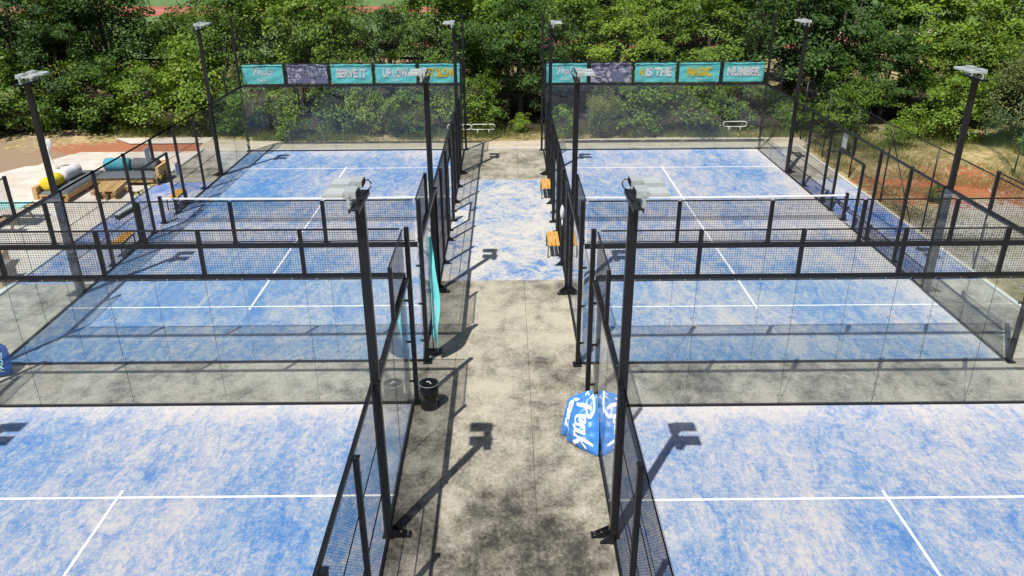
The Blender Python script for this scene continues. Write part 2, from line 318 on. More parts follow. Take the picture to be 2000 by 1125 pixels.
b = MB(); b.box(13.9, 14.02, -24, 20.5, -.1, .045); b.box(-14.38, -14.22, -24, 20.7, -.1, .045); b.box(-14.2,13.9,20.42,20.54,-.1,.02)
struct(b.build('kerb', MAT['kerb']))
def court(name, sx, y0, dx, m):
    x0 = sx*H + dx; x1 = sx*(H+10) + dx
    b = MB(); b.add([(min(x0,x1), y0, 0), (max(x0,x1), y0, 0), (max(x0,x1), y0+20, 0), (min(x0,x1), y0+20, 0)], [(0,1,2,3)])
    o = struct(b.build(name, m))
    b = MB(); z = .004; xa, xb = min(x0,x1), max(x0,x1); xm = (x0+x1)/2
    for yy in (y0+3.05, y0+16.95): b.add([(xa,yy-.025,z),(xb,yy-.025,z),(xb,yy+.025,z),(xa,yy+.025,z)], [(0,1,2,3)])
    z = .006; b.add([(xm-.025,y0+2.85,z),(xm+.025,y0+2.85,z),(xm+.025,y0+17.15,z),(xm-.025,y0+17.15,z)], [(0,1,2,3)])
    l_ = b.build('court_line', MAT['paint']); struct(l_)
court('court_surface', 1, 0, 0, MAT['courtFR']); court('court_surface', -1, LY, LX, MAT['courtFL'])
court('court_surface', 1, -21.88, .055, MAT['courtNR']); court('court_surface', -1, -21.88+LY, LX-.06, MAT['courtNL'])
sheet('patio', [(-14.4,2.5),(-14.4,20.3),(-19.9,20.3),(-20.9,18.3),(-24,12.5),(-24,2.5)], .0, MAT['slabs'])
sheet('patio_strip', [(-14.6,21.9),(-14.6,23.1),(-19.6,23.1),(-18.3,21.9)], .0, MAT['slabs'])
# sports ground seen through the trees
sheet('field', rect(-120, 120, 50, 240), .16, MAT['field'])
sheet('running_track', [(-14,56.5),(2,54.5),(60,53),(60,61),(4,62),(-14,60)], .17, MAT['track'])
sheet('running_track', [(-70,86),(-8,89),(-8,99),(-70,103)], .17, MAT['track'])
sheet('paved_strip', [(4,62.5),(60,61.5),(60,66),(4,67)], .172, MAT['beige'])
b = MB()
for yy in (91,93,95,97): b.box(-70,-8,yy,yy+.09,.172,.176)
for yy in (56,57.3,58.6): b.box(2,60,yy,yy+.08,.172,.176)
struct(b.build('track_line', MAT['paint']))

# ---------------------------------------------------------------- glass walls, mesh fences
WIRE = .0046
def wires_y(b, x, y0, y1, z0, z1, p=.05, w_=.0031):           # mesh in a plane of constant x
    n = max(1, round((y1-y0)/p)); h = w_/2
    for i in range(n+1):
        y = y0+(y1-y0)*i/n; b.add([(x-h,y-h,z0),(x+h,y-h,z0),(x+h,y+h,z0),(x-h,y+h,z0),(x-h,y-h,z1),(x+h,y-h,z1),(x+h,y+h,z1),(x-h,y+h,z1)], [(0,1,5,4),(1,2,6,5),(2,3,7,6),(3,0,4,7)])
    n = max(1, round((z1-z0)/p))
    for i in range(n+1):
        z = z0+(z1-z0)*i/n; b.add([(x-h,y0,z-h),(x+h,y0,z-h),(x+h,y0,z+h),(x-h,y0,z+h),(x-h,y1,z-h),(x+h,y1,z-h),(x+h,y1,z+h),(x-h,y1,z+h)], [(0,1,5,4),(1,2,6,5),(2,3,7,6),(3,0,4,7)])
def wires_x(b, y, x0, x1, z0, z1, p=.05, w_=WIRE):
    n = max(1, round((x1-x0)/p)); h = w_/2
    for i in range(n+1):
        x = x0+(x1-x0)*i/n; b.add([(x-h,y-h,z0),(x+h,y-h,z0),(x+h,y+h,z0),(x-h,y+h,z0),(x-h,y-h,z1),(x+h,y-h,z1),(x+h,y+h,z1),(x-h,y+h,z1)], [(0,1,5,4),(1,2,6,5),(2,3,7,6),(3,0,4,7)])
    n = max(1, round((z1-z0)/p))
    for i in range(n+1):
        z = z0+(z1-z0)*i/n; b.add([(x0,y-h,z-h),(x0,y+h,z-h),(x0,y+h,z+h),(x0,y-h,z+h),(x1,y-h,z-h),(x1,y+h,z-h),(x1,y+h,z+h),(x1,y-h,z+h)], [(0,1,5,4),(1,2,6,5),(2,3,7,6),(3,0,4,7)])
GAP = .005
def end_wall(sx, dx, y, out, label, tall=False):
    """10 m end wall of a court along x at depth y; out = +1/-1: the side (in y) away from the playing surface."""
    xa = min(sx*H, sx*(H+10)) + dx; t = thing('glass_end_wall', label, 'glass wall', (xa, y, 0))
    def P(name, bb, m): 
        o = bb.build(name, m, t); o.location = (-xa, -y, 0); return o
    for i in range(5):
        x0 = xa + i*2 + GAP/2; x1 = xa + i*2 + 2 - GAP/2
        bb = MB(); bb.box(x0, x1, y-.006, y+.006, .03, 2.985); P('glass_pane', bb, MAT['glass'])
    for i in range(1, 5):                                    # bolted clips between neighbouring panes
        x = xa + i*2
        bb = MB()
        for z in (.25, 1.15, 2.1): bb.cbox(x, y+out*.012, z, .13, .008, .028)
        bb.mi = 1
        for z in (.25, 1.15, 2.1):
            for s in (-1, 1): bb.cbox(x+s*.045, y-out*.012, z, .018, .01, .018)
        P('glass_clip', bb, [MAT['glass'], MAT['black']])
        bb = MB(); bb.box(x-.0022, x+.0022, y-.0055, y+.0055, .03, 2.98); P('joint_seal', bb, MAT['rubber'])
    bb = MB(); bb.box(xa, xa+10, y+out*.008, y+out*.04, -.02, .045); bb.box(xa, xa+10, y-out*.008, y-out*.02, -.02, .022); P('base_rail', bb, MAT['black'])
    bb = MB(); bb.box(xa-.02, xa+10.02, y+out*.012, y+out*.092, 2.93, 3.03); bb.mi = 1
    for i in range(20): bb.cbox(xa+.25+i*.5, y-out*.0085, 2.965, .022, .006, .022)
    P('beam', bb, [MAT['black'], MAT['bolt']])
    for i in range(6):                                       # 1 m of mesh on top
        x = xa + i*2; end = i in (0, 5)
        bb = MB()
        if not end:
            bb.cbox(x, y+out*.052, 3.515, .075, .06, .965); bb.cbox(x, y+out*.052, 3.036, .17, .078, .011)
            bb.mi = 1
            for s in (-1, 1): bb.cbox(x+s*.065, y+out*.052, 3.048, .02, .02, .014)
        else:
            s = -1 if i == 0 else 1; zt = 6.03 if tall else 4.02
            bb.box(x+s*.045, x+s*.14, y+out*.0, y+out*.10, 0, zt)
            bb.cbox(x+s*.10, y+out*.055, .008, .2, .24, .016)
        P('post', bb, [MAT['black'], MAT['bolt']])
        if end:
            for z in (.55, 1.5, 2.45):
                bb = MB(); bb.cbox(x-s*.0, y+out*.018, z, .10, .02, .05); bb.mi = 1; bb.cbox(x-s*.02, y+out*.03, z, .02, .012, .02); P('clamp', bb, [MAT['black'], MAT['bolt']])
    for i in range(5):
        x0 = xa+i*2+.04; x1 = xa+i*2+1.96; bb = MB(); yy = y+out*.018
        wires_x(bb, yy, x0, x1, 3.06, 3.99)
        bb.box(x0, x1, yy-.011, yy+.011, 3.985, 4.012); bb.box(x0, x1, yy-.009, yy+.009, 3.05, 3.072)
        P('mesh_panel', bb, MAT['wire'])
    if tall:
        bb = MB(); wires_x(bb, y+out*.05, xa, xa+10, 4.02, 6.0, .12, .0035); bb.box(xa, xa+10, y+out*.045, y+out*.055, 5.99, 6.0)
        P('high_netting', bb, MAT['net'])
    return t
def side_wall(sx, inner, dx, y0, label, door=True, near=True, far=True):
    """20 m long side of a court: 4 m of glass at each end, 12 m of welded mesh with a doorway between. out = side (in x) away from the playing surface."""
    X = sx*(H if inner else H+10) + dx; out = -sx if inner else sx
    t = thing('court_side_wall', label, 'fence', (X, y0, 0))
    def P(name, bb, m):
        o = bb.build(name, m, t); o.location = (-X, -y0, 0); return o
    ends = ([(y0, 1)] if near else []) + ([(y0+20, -1)] if far else [])
    for ye, d in ends:
        for i in range(2):
            a = ye + d*(i*2+GAP/2+(.01 if i == 0 else 0)); c = ye + d*(i*2+2-GAP/2)
            bb = MB(); bb.box(X-.006, X+.006, a, c, .03, 2.985); P('glass_pane', bb, MAT['glass'])
        yj = ye+d*2; bb = MB(); bb.box(X-.0055, X+.0055, yj-.0022, yj+.0022, .03, 2.98); P('joint_seal', bb, MAT['rubber'])
        bb = MB()
        for z in (.25, 1.15, 2.1): bb.cbox(X+out*.012, yj, z, .008, .13, .028)
        bb.mi = 1
        for z in (.25, 1.15, 2.1):
            for s in (-1, 1): bb.cbox(X-out*.012, yj+s*.045, z, .01, .018, .018)
        P('glass_clip', bb, [MAT['glass'], MAT['black']])
        bb = MB(); bb.box(X+out*.008, X+out*.04, ye, ye+d*4, -.02, .045); bb.box(X-out*.008, X-out*.02, ye+d*.03, ye+d*4, -.02, .022); P('base_rail', bb, MAT['black'])
        bb = MB(); bb.box(X+out*.012, X+out*.10, ye+d*.12, ye+d*4.0, 2.935, 3.025); bb.mi = 1
        for q in (.3, 1.1, 1.9, 2.7, 3.5): bb.cbox(X-out*.0085, ye+d*q, 2.98, .006, .022, .022); bb.cbox(X+out*.055, ye+d*q, 3.027, .02, .02, .006)
        P('beam', bb, [MAT['black'], MAT['bolt']])
        bb = MB(); wires_y(bb, X+out*.018, min(ye+d*.04, ye+d*1.98), max(ye+d*.04, ye+d*1.98), 3.06, 3.99)
        bb.box(X+out*.018-.011, X+out*.018+.011, ye+d*.03, ye+d*1.99, 3.985, 4.012); bb.box(X+out*.018-.01, X+out*.018+.01, ye+d*.03, ye+d*1.99, 3.05, 3.075)
        P('mesh_panel', bb, MAT['wire'])
        bb = MB(); bb.box(X+out*.01, X+out*.085, ye+d*1.97, ye+d*2.03, 3.028, 4.02); P('post', bb, MAT['black'])
    ya, yb = y0+4.04, y0+15.96
    dA, dB = y0+9.0, y0+11.0
    spans = [(ya, dA), (dB, yb)]
    for a, c in spans:
        bb = MB(); x = X; wires_y(bb, x, a, c, .05, 2.97)
        P('mesh_panel', bb, MAT['wire'])
        bb = MB()
        for z in (1.02, 2.0): bb.box(X+out*.008, X+out*.024, a, c, z-.008, z+.008)
        bb.box(X+out*.006, X+out*.05, a, c, .0, .05)
        P('rail', bb, MAT['black'])
    bb = MB(); wires_y(bb, X, dA, dB, 2.3, 2.97); P('mesh_panel', bb, MAT['wire'])
    bb = MB(); bb.box(X-.028, X+out*.028, ya-.02, yb+.02, 2.972, 3.03); P('top_rail', bb, MAT['black'])
    for yy in (4.12, 6.0, 8.0, 12.0, 14.0, 15.88):
        bb = MB(); y = y0+yy; bb.box(X+out*.03, X+out*.11, y-.04, y+.04, 0, 3.0)
        bb.cbox(X+out*.073, y, 3.006, .10, .105, .02)
        # triangular foot bolted to the slab
        f = MB(); s = X+out*.11
        bb.add([(s,y-.03,.0),(s+out*.16,y-.03,.0),(s,y-.03,.15),(s,y+.03,.0),(s+out*.16,y+.03,.0),(s,y+.03,.15)], [(0,1,2),(5,4,3),(0,3,4,1),(1,4,5,2),(2,5,3,0)])
        bb.mi = 1
        for z in (1.02, 2.0, 2.8): bb.cbox(X+out*.113, y, z, .008, .02, .02)
        P('post', bb, [MAT['black'], MAT['bolt']])
    for y in (dA, dB):
        bb = MB(); bb.box(X+out*.0, X+out*.08, y-.04, y+.04, 0, 2.28); bb.cbox(X+out*.06, y, .01, .2, .16, .02); P('door_post', bb, MAT['black'])
    bb = MB(); bb.box(X+out*.0, X+out*.06, dA+.04, dB-.04, 2.225, 2.285); P('lintel', bb, MAT['black'])
    bb = MB(); bb.box(X+out*.03, X+out*.11, (dA+dB)/2-.045, (dA+dB)/2+.045, 2.29, 2.97); P('post', bb, MAT['black'])
    return t
end_wall(1, 0, 0, -1, 'glass end wall with black mesh top at the near end of the far right court')
end_wall(-1, LX, LY, -1, 'glass end wall with black mesh top at the near end of the far left court')
end_wall(1, 0, 20, 1, 'tall netted glass end wall carrying the banners that end in NUMBER', True)
end_wall(-1, LX, 20+LY, 1, 'tall netted glass end wall carrying the SERVE IT UP LOW banners', True)
end_wall(1, .055, -1.88, 1, 'foreground glass and mesh wall closing the near right court')
end_wall(-1, LX-.06, -1.88+LY, 1, 'foreground glass and mesh wall closing the near left court')
side_wall(1, True, 0, 0, 'black mesh side fence of the far right court with two orange benches beside it')
side_wall(1, False, 0, 0, 'outer black mesh side fence of the far right court facing the red soil')
side_wall(-1, True, LX, LY, 'black mesh side fence of the far left court beside the teal feather flag')
side_wall(-1, False, LX, LY, 'outer black mesh side fence of the far left court facing the lounge patio')
side_wall(1, True, .055, -21.88, 'black mesh side fence in the foreground right of the walkway behind the blue bags', near=False)
side_wall(-1, True, LX-.06, -21.88+LY, 'black mesh side fence in the foreground left of the walkway past the drum', near=False)
side_wall(1, False, .055, -21.88, 'outer side fence of the near right court at the frame edge', near=False)
side_wall(-1, False, LX-.06, -21.88+LY, 'outer side fence of the near left court at the frame edge', near=False)

# ---------------------------------------------------------------- floodlight masts
def mast(x, y, face, label):
    """face = +1/-1: x direction of the court it lights"""
    t = thing('floodlight_mast', label, 'floodlight', (x, y, 0), 0, 'floodlight masts round the padel courts')
    bb = MB(); bb.box(-.068, .068, -.05, .05, .012, 5.78); bb.build('pole', MAT['black'], t)
    bb = MB(); bb.box(-.10, .10, -.11, .11, 0, .012); o_ = -face
    for s in (-1, 1): bb.add([(o_*.075,s*.05,.012),(o_*.36,s*.05,.012),(o_*.075,s*.05,.16),(o_*.075,s*.062,.012),(o_*.36,s*.062,.012),(o_*.075,s*.062,.16)], [(0,1,2),(5,4,3),(0,3,4,1),(1,4,5,2),(2,5,3,0)])
    bb.box(o_*.16, o_*.38, -.08, .08, 0, .014); bb.mi = 1
    for q in (.2, .32): 
        for s in (-.04, .04): bb.cbox(o_*q, s, .022, .025, .025, .018)
    bb.build('base_plate', [MAT['black'], MAT['bolt']], t)
    bb = MB(); bb.box(-.07, .07, -.46, .46, 5.782, 5.80); bb.box(-.07, -.062, -.46, .46, 5.74, 5.781); bb.box(.062, .07, -.46, .46, 5.74, 5.781); bb.build('crossarm', MAT['black'], t)
    for s in (-.24, .24):
        fl = MB(); z = 5.97                                  # driver box, then the flat lamp plate reaching over the court
        fl.box(face*-.03, face*.14, s-.135, s+.135, z-.045, z+.045)
        fl.box(face*-.024, face*.134, s-.129, s+.129, z+.045, z+.052); fl.mi = 1
        for k in range(9): fl.cbox(face*-.036, s-.11+k*.0275, z, .012, .008, .08)
        f_ = fl.build('floodlight', [MAT['galv'], MAT['black']], t)
        p = MB(); p.box(face*.143, face*.40, s-.130, s+.130, z-.012, z+.010); p.box(face*.143, face*.40, s-.150, s-.131, z-.026, z+.024); p.box(face*.143, face*.40, s+.131, s+.150, z-.026, z+.024); p.box(face*.401, face*.415, s-.150, s+.150, z-.026, z+.014)
        p.build('lamp_plate', MAT['lampglass'], f_)
        p = MB(); p.box(face*.150, face*.392, s-.120, s+.120, z-.020, z-.013); p.build('lens', MAT['lens'], f_)
        br = MB()
        for e in (-.158, .158): br.box(face*.05, face*.09, s+e-.005, s+e+.005, 5.80, 5.99); br.tube([(face*.07, s+e-.012, 5.97), (face*.07, s+e+.012, 5.97)], .026, 12)
        br.box(face*.05, face*.09, s-.153, s+.153, 5.801, 5.807); br.build('bracket', MAT['galv'], f_)
        cb = MB(); cb.tube([(face*-.035, s+.05, 5.98), (face*-.09, s+.06, 5.99), (face*-.13, s+.07, 5.94), (face*-.11, s+.09, 5.87), (face*-.03, s+.1, 5.81)], .010, 6); cb.build('cable', MAT['rubber'], f_, True)
    t.scale = (1, 1, 1.02)
    return t
T = 3.93
for x, y, fc, lb in [
    (H+.06, T, 1, 'floodlight mast right of the walkway near the end of the far right court'),
    (-H-.03, T+LY, -1, 'floodlight mast left of the walkway near the teal feather flag'),
    (H+.05, 20-T, 1, 'smallest floodlight mast right of the walkway beside the far trees'),
    (-H-.05, 20-T+LY, -1, 'smallest floodlight mast left of the walkway beside the far trees'),
    (H+10.1, T, -1, 'floodlight mast at the outer side of the far right court above the pale rubble'),
    (-H-10.1, T+LY, 1, 'floodlight mast in front of the yellow cushion of the lounge'),
    (H+10.1, 20-T, -1, 'far floodlight mast at the outer right corner beyond the NUMBER banner'),
    (-H-10.1, 20-T+LY, 1, 'far floodlight mast at the outer left corner short of the first banner'),
    (H+.035, -1.88-T, 1, 'large foreground floodlight mast on the right beside the blue bean bags'),
    (-H-.035, -1.88-T+LY*.3, -1, 'large foreground floodlight mast on the left beside the black drum'),
    (H+10.1, -1.88-T, -1, 'floodlight mast outside the right edge of the photo'),
    (-H-10.1, -1.88-T+LY, 1, 'floodlight mast outside the left edge whose lamp shadow falls on the near left court')]:
    mast(x, y, fc, lb)

# ---------------------------------------------------------------- nets
def net(sx, dx, y, label):
    xa = min(sx*H, sx*(H+10)) + dx - .06; xb = xa + 10.12; t = thing('tennis_net', label, 'net', ((xa+xb)/2, y, 0)); cx = (xa+xb)/2
    def top(u): return .92 - .035*math.sin(math.pi*u)
    bb = MB(); N = 200; h = .0022
    for i in range(N+1):
        u = i/N; x = -(xb-xa)/2 + (xb-xa)*u; bb.box(x-h, x+h, -h, h, .03, top(u)-.03)
    for k in range(18):
        f = k/17; 
        for i in range(20):
            u0, u1 = i/20, (i+1)/20; bb.bar((-(xb-xa)/2+(xb-xa)*u0, 0, .03+(top(u0)-.06)*f), (-(xb-xa)/2+(xb-xa)*u1, 0, .03+(top(u1)-.06)*f), .0044)
    bb.build('netting', MAT['wire'], t)
    bb = MB()
    for i in range(30):
        u0, u1 = i/30, (i+1)/30; bb.bar((-(xb-xa)/2+(xb-xa)*u0, 0, top(u0)-.025), (-(xb-xa)/2+(xb-xa)*u1, 0, top(u1)-.025), .02, .058)
    bb.build('top_band', MAT['white'], t)
    for s in (-1, 1):
        bb = MB(); x = s*(xb-xa)/2 + s*.05; bb.box(x-.05, x+.05, -.06, .06, .012, .97); bb.box(x-.14, x+.14, -.11, .11, 0, .012); bb.mi = 1
        for q in (-.1, .1): bb.cbox(x+q, -.08, .018, .02, .02, .012)
        bb.build('net_post', [MAT['black'], MAT['bolt']], t)
net(1, 0, 10, 'black net with white top band across the far right court')
net(-1, LX, 10+LY, 'black net with white top band across the far left court')

# ---------------------------------------------------------------- lettering
def catmull(P, k=6):
    P = [Vector(p).to_2d() if len(p) > 2 else Vector(p) for p in P]; out = []
    for i in range(len(P)-1):
        p0 = P[max(i-1,0)]; p1 = P[i]; p2 = P[i+1]; p3 = P[min(i+2,len(P)-1)]
        for j in range(k):
            t = j/k; out.append(.5*((2*p1)+(-p0+p2)*t+(2*p0-5*p1+4*p2-p3)*t*t+(-p0+3*p1-3*p2+p3)*t**3))
    out.append(P[-1]); return out
SCRIPT = {
 'P': [[(.95,1.75),(.7,1.1),(.42,.2),(.15,-.25)], [(.1,1.15),(-.05,1.6),(.4,2.05),(1.1,2.1),(1.6,1.75),(1.4,1.2),(.8,1.0),(.62,1.05)]],
 'e': [[(1.5,.55),(1.9,.62),(2.1,.9),(1.85,1.08),(1.55,.8),(1.5,.3),(1.8,.05),(2.25,.3)]],
 'a': [[(2.95,.85),(2.7,1.05),(2.35,.75),(2.35,.2),(2.65,.05),(2.98,.7),(3.0,1.0),(2.95,.3),(3.15,.08),(3.4,.35)]],
 'k': [[(3.85,1.95),(3.7,1.3),(3.55,.5),(3.45,.02)], [(4.3,1.0),(3.95,.75),(3.62,.5),(3.95,.35),(4.15,.05),(4.4,.1)]],
 'z': [[(4.5,.95),(4.85,.98),(5.2,.93),(4.9,.5),(4.5,.08),(4.9,.08),(5.35,.15)]],
 '_': [[(1.2,-.42),(2.4,-.28),(3.6,-.3),(4.7,-.5)]]}
def script_word(bb, mp, chars='Peakz_', wd=.13, off=(0,0)):
    """mp(u,v) -> point on the surface for script coordinates"""
    for c in chars:
        for st in SCRIPT[c]:
            pts = catmull(st); L = []; n = len(pts)
            for i, p in enumerate(pts):
                d = (pts[min(i+1,n-1)]-pts[max(i-1,0)]); d = d.normalized() if d.length > 0 else Vector((1,0)); q = Vector((-d.y, d.x))
                k = wd*(.55+.45*math.sin(math.pi*min(1, (i+.6)/n*1.0)))*(.75+.5*abs(d.y)); 
                if c == '_': k = wd*.6*math.sin(math.pi*(i+.3)/n)
                L.append((mp(*(p+q*k)), mp(*(p-q*k))))
            V = [v for ab in L for v in ab]; bb.add(V, [(2*i, 2*i+1, 2*i+3, 2*i+2) for i in range(n-1)])
def block_text(bb, s, mp, h, xscale=.62, bold=.03, cx=0, cz=0, width=None):
    cu = bpy.data.curves.new('text', 'FONT'); cu.body = s; cu.size = 1.0; cu.offset = bold; cu.fill_mode = 'FRONT'; cu.resolution_u = 4
    o = bpy.data.objects.new('text', cu); COL.objects.link(o)
    me = o.to_mesh(); P = [v.co.copy() for v in me.vertices]; Fs = [tuple(p.vertices) for p in me.polygons]
    x0 = min(p.x for p in P); x1 = max(p.x for p in P); z0 = min(p.y for p in P); z1 = max(p.y for p in P)
    k = h/(z1-z0); kx = (width/(x1-x0)) if width else k*xscale
    bb.add([mp(cx+(p.x-(x0+x1)/2)*kx, cz+(p.y-(z0+z1)/2)*k) for p in P], Fs)
    o.to_mesh_clear(); bpy.data.objects.remove(o); bpy.data.curves.remove(cu)

# ---------------------------------------------------------------- banners
def banner(i, sx, dx, y, kind, label, words=None, col='whiteink', quote=None, sub=False):
    xa = min(sx*H, sx*(H+10)) + dx + i*2; cx = xa+1; W, Hh = 1.82, .86; r = random.Random(i*7+sx*3); ph = [r.uniform(0, 6.28) for _ in range(6)]
    t = thing('banner', label, 'banner', (cx, y+.09, 3.52), 0, 'banners on the far end walls')
    def surf(u, v, off=0):      # u,v in metres about the centre
        sag = .018*abs(math.sin((u/W+.5)*math.pi*3+ph[5]))*(v/Hh+.5)**2
        yy = .012*math.sin(7*v+5*u+ph[0]) + .009*math.sin(16*v-6*u+ph[1]) + .006*math.sin(23*u+9*v+ph[2]) + .01*math.sin(3*u+ph[3])*math.sin(11*v+ph[4])
        return Vector((u, yy*.62-off, v - sag))
    bb = MB(); bb.grid(lambda a, c: surf((a-.5)*W, (c-.5)*Hh), 44, 22)
    bb.grid(lambda a, c: surf((a-.5)*W, (c-.5)*Hh, -.004), 44, 22, True)
    bb.build('banner_sheet', MAT['teal'] if kind != 'photo' else MAT['photo%d' % (sx > 0)], t, True)
    mp = lambda off: (lambda u, v: surf(u, v, off))
    if kind == 'logo':
        bb = MB(); s = .175; script_word(bb, lambda u, v: surf((u-2.6)*s, (v-.75)*s+.10, .008), wd=.13); bb.build('logo_lettering', MAT['whiteink'], t)
        bb = MB(); block_text(bb, 'PADEL', mp(.008), .115, .9, .015, 0, -.27, .52); bb.build('lettering', MAT['whiteink'], t)
    elif kind == 'words':
        mp = (lambda off: (lambda u, v: surf(u, v, .022)))
        x = 0
        if isinstance(words, list):
            bb = MB(); block_text(bb, words[0], mp(.012), .42, .62, .055, -.62, .03, .2); bb.build('lettering', MAT['yellowink'], t)
            bb = MB(); block_text(bb, words[1], mp(.012), .42, .62, .055, .16, .03, 1.16); bb.build('lettering', MAT['whiteink'], t)
        else:
            bb = MB(); block_text(bb, words, mp(.012), .42, .62, .055, 0, .03, {'SERVE IT':1.38,'UP LOW':1.14,'HIT SLOW':1.5,'MAGIC':1.12,'NUMBER':1.52}[words]); bb.build('lettering', MAT[col], t)
        if quote:
            bb = MB()
            for k in range(2): 
                q = quote*.8 + k*.06 - .03; bb.add([surf(q-.02,.33,.01), surf(q+.015,.33,.01), surf(q+.03,.39,.01), surf(q,.39,.01)], [(0,1,2,3)])
            bb.build('quote_mark', MAT['navyink'], t)
        if sub:
            bb = MB(); script_word(bb, lambda u, v: surf((u-2.6)*.05, (v-.5)*.04-.31, .01), 'Peakz', wd=.16); bb.build('small_logo', MAT['whiteink'], t)
def photomat(name, seed, kind):
    m, n, l, b = mat(name); tc = n.new('ShaderNodeTexCoord')
    def noise(sc, mapping):
        mp = n.new('ShaderNodeMapping'); mp.inputs['Scale'].default_value = mapping; mp.inputs['Location'].default_value = (seed,0,seed); l.new(tc.outputs['Object'], mp.inputs[0])
        x = n.new('ShaderNodeTexNoise'); x.inputs['Scale'].default_value = sc; x.inputs['Detail'].default_value = 5; l.new(mp.outputs[0], x.inputs['Vector']); return x
    a = noise(3, (4,1,1) if kind else (1.5,1,1.5)); c = noise(3, (1,1,4)); 
    k = n.new('ShaderNodeMath'); k.operation = 'ADD'; l.new(a.outputs[0], k.inputs[0]); l.new(c.outputs[0], k.inputs[1])
    r = ramp(n, [(.42, (.06,.07,.15)), (.50, (.22,.23,.36)), (.58, (.60,.61,.72))]); k2 = n.new('ShaderNodeMath'); k2.operation = 'MULTIPLY'; k2.inputs[1].default_value = .5
    l.new(k.outputs[0], k2.inputs[0]); l.new(k2.outputs[0], r.inputs[0]); l.new(r.outputs[0], b.inputs['Base Color']); b.inputs['Roughness'].default_value = .6
    return m
MAT['photo0'] = photomat('printed_photo_hall', 2.2, True); MAT['photo1'] = photomat('printed_photo_net', 7.7, False)
yb = 20.0; ybl = 20.0+LY
banner(0, -1, LX, ybl, 'logo', 'teal banner with white script logo over PADEL, far left court')
banner(1, -1, LX, ybl, 'photo', 'blue monochrome photo banner with rackets, left of SERVE IT')
banner(2, -1, LX, ybl, 'words', 'teal banner reading SERVE IT in white letters', 'SERVE IT', quote=-1)
banner(3, -1, LX, ybl, 'words', 'teal banner reading UP LOW in white letters', 'UP LOW', sub=True)
banner(4, -1, LX, ybl, 'words', 'teal banner with yellow letters ending in SLOW', 'HIT SLOW', 'yellowink')
banner(0, 1, 0, yb, 'logo', 'teal banner with white script logo over PADEL, far right court behind a lamp')
banner(1, 1, 0, yb, 'photo', 'blue monochrome photo banner with a player crouching, left of IS THE')
banner(2, 1, 0, yb, 'words', 'teal banner reading 4 IS THE with a yellow 4', ['4', 'IS THE'], quote=-1)
banner(3, 1, 0, yb, 'words', 'teal banner reading MAGIC in yellow letters', 'MAGIC', 'yellowink', sub=True)
banner(4, 1, 0, yb, 'words', 'teal banner reading NUMBER in white letters', 'NUMBER', quote=1)
# figures printed on the two photo banners: flat shapes a few mm in front of their sheets
def poly(bb, pts, cx, y, cz):
    V = [(p[0], 0, p[1]) for p in pts]; bb.add(V, [tuple(range(len(V)))])
def prints(parent, sets):
    for pts_list, m in sets:
        bb = MB()
        for k, pts in enumerate(pts_list): bb.add([(p[0], -.032-.002*k, p[1]) for p in pts], [tuple(range(len(pts)))])
        bb.build('printed_figure', m, parent)
for t in [o for o in bpy.data.objects if o.name.startswith('banner') and 'photo' in o.get('label', '')]:
    if 'rackets' in t['label']:
        prints(t, [([[(-.6,-.40),(-.35,-.22),(-.2,-.02),(-.02,-.05),(.1,-.2),(.16,-.42)], [(.3,-.42),(.38,-.2),(.5,-.12),(.72,-.14),(.86,-.3),(.88,-.42)], [(-.38,.02),(-.3,.14),(-.14,.14),(-.1,.02),(-.2,-.03)], [(.48,-.09),(.46,.02),(.56,.08),(.68,.04),(.7,-.08)]], MAT['greyprint']),
                   ([[(-.25,.0),(.88,-.06),(.88,-.035),(-.25,.025)], [(-.55,-.1),(-.5,.05),(-.38,.0),(-.47,-.22)]], MAT['offwhite'])])
    else:
        prints(t, [([[(-.1,-.35),(-.3,-.05),(-.25,.15),(-.05,.22),(.05,.1),(.3,.05),(.55,-.05),(.65,-.42),(.0,-.42)], [(-.08,.2),(-.1,.32),(.02,.36),(.1,.28),(.06,.17)]], MAT['greyprint']),
                   ([[(-.88,-.06),(-.5,-.15),(-.35,-.24),(-.5,-.2),(-.88,-.13)], [(-.42,-.28),(-.36,-.22),(-.28,-.24),(-.27,-.33),(-.36,-.37)], [(-.1,-.3),(-.04,-.24),(.05,-.26),(.06,-.35),(-.04,-.39)], [(-.2,-.05),(-.1,.1),(.0,.0),(-.05,-.18),(-.15,-.2)]], MAT['offwhite'])])

# ---------------------------------------------------------------- bean bags
def pillow_fn(BL, BR, TR, TL, bulge, seed=0, side=1):
    BL, BR, TR, TL = map(Vector, (BL, BR, TR, TL)); nrm = (BR-BL).cross(TL-BL).normalized(); r = random.Random(seed); ph = [r.uniform(0,6) for _ in range(5)]
    ctr = (BL+BR+TR+TL)/4
    def f(u, v, s=1, off=0):
        p = BL*(1-u)*(1-v) + BR*u*(1-v) + TR*u*v + TL*(1-u)*v
        e = max(0, math.sin(math.pi*u))**.55 * max(0, math.sin(math.pi*v))**.55
        pull = -.085*math.sin(math.pi*u)*(2*v-1)**4 ; pull2 = -.085*math.sin(math.pi*v)*(2*u-1)**4      # edges drawn in between the corners
        p = p + (ctr-p)*(pull+pull2)
        wr = .016*math.sin(15*u+9*v+ph[0]+2*math.sin(5*v))*e + .013*math.sin(31*v-11*u+ph[1])*e + .013*math.sin(40*u+ph[2])*(abs(2*v-1)**3)*(1-abs(2*u-1)) + .012*math.sin(37*v+ph[3])*(abs(2*u-1)**3)*(1-abs(2*v-1))
        return p + nrm*s*(bulge*e*(1+.25*(.5-v)) + wr + off + .003)
    return f
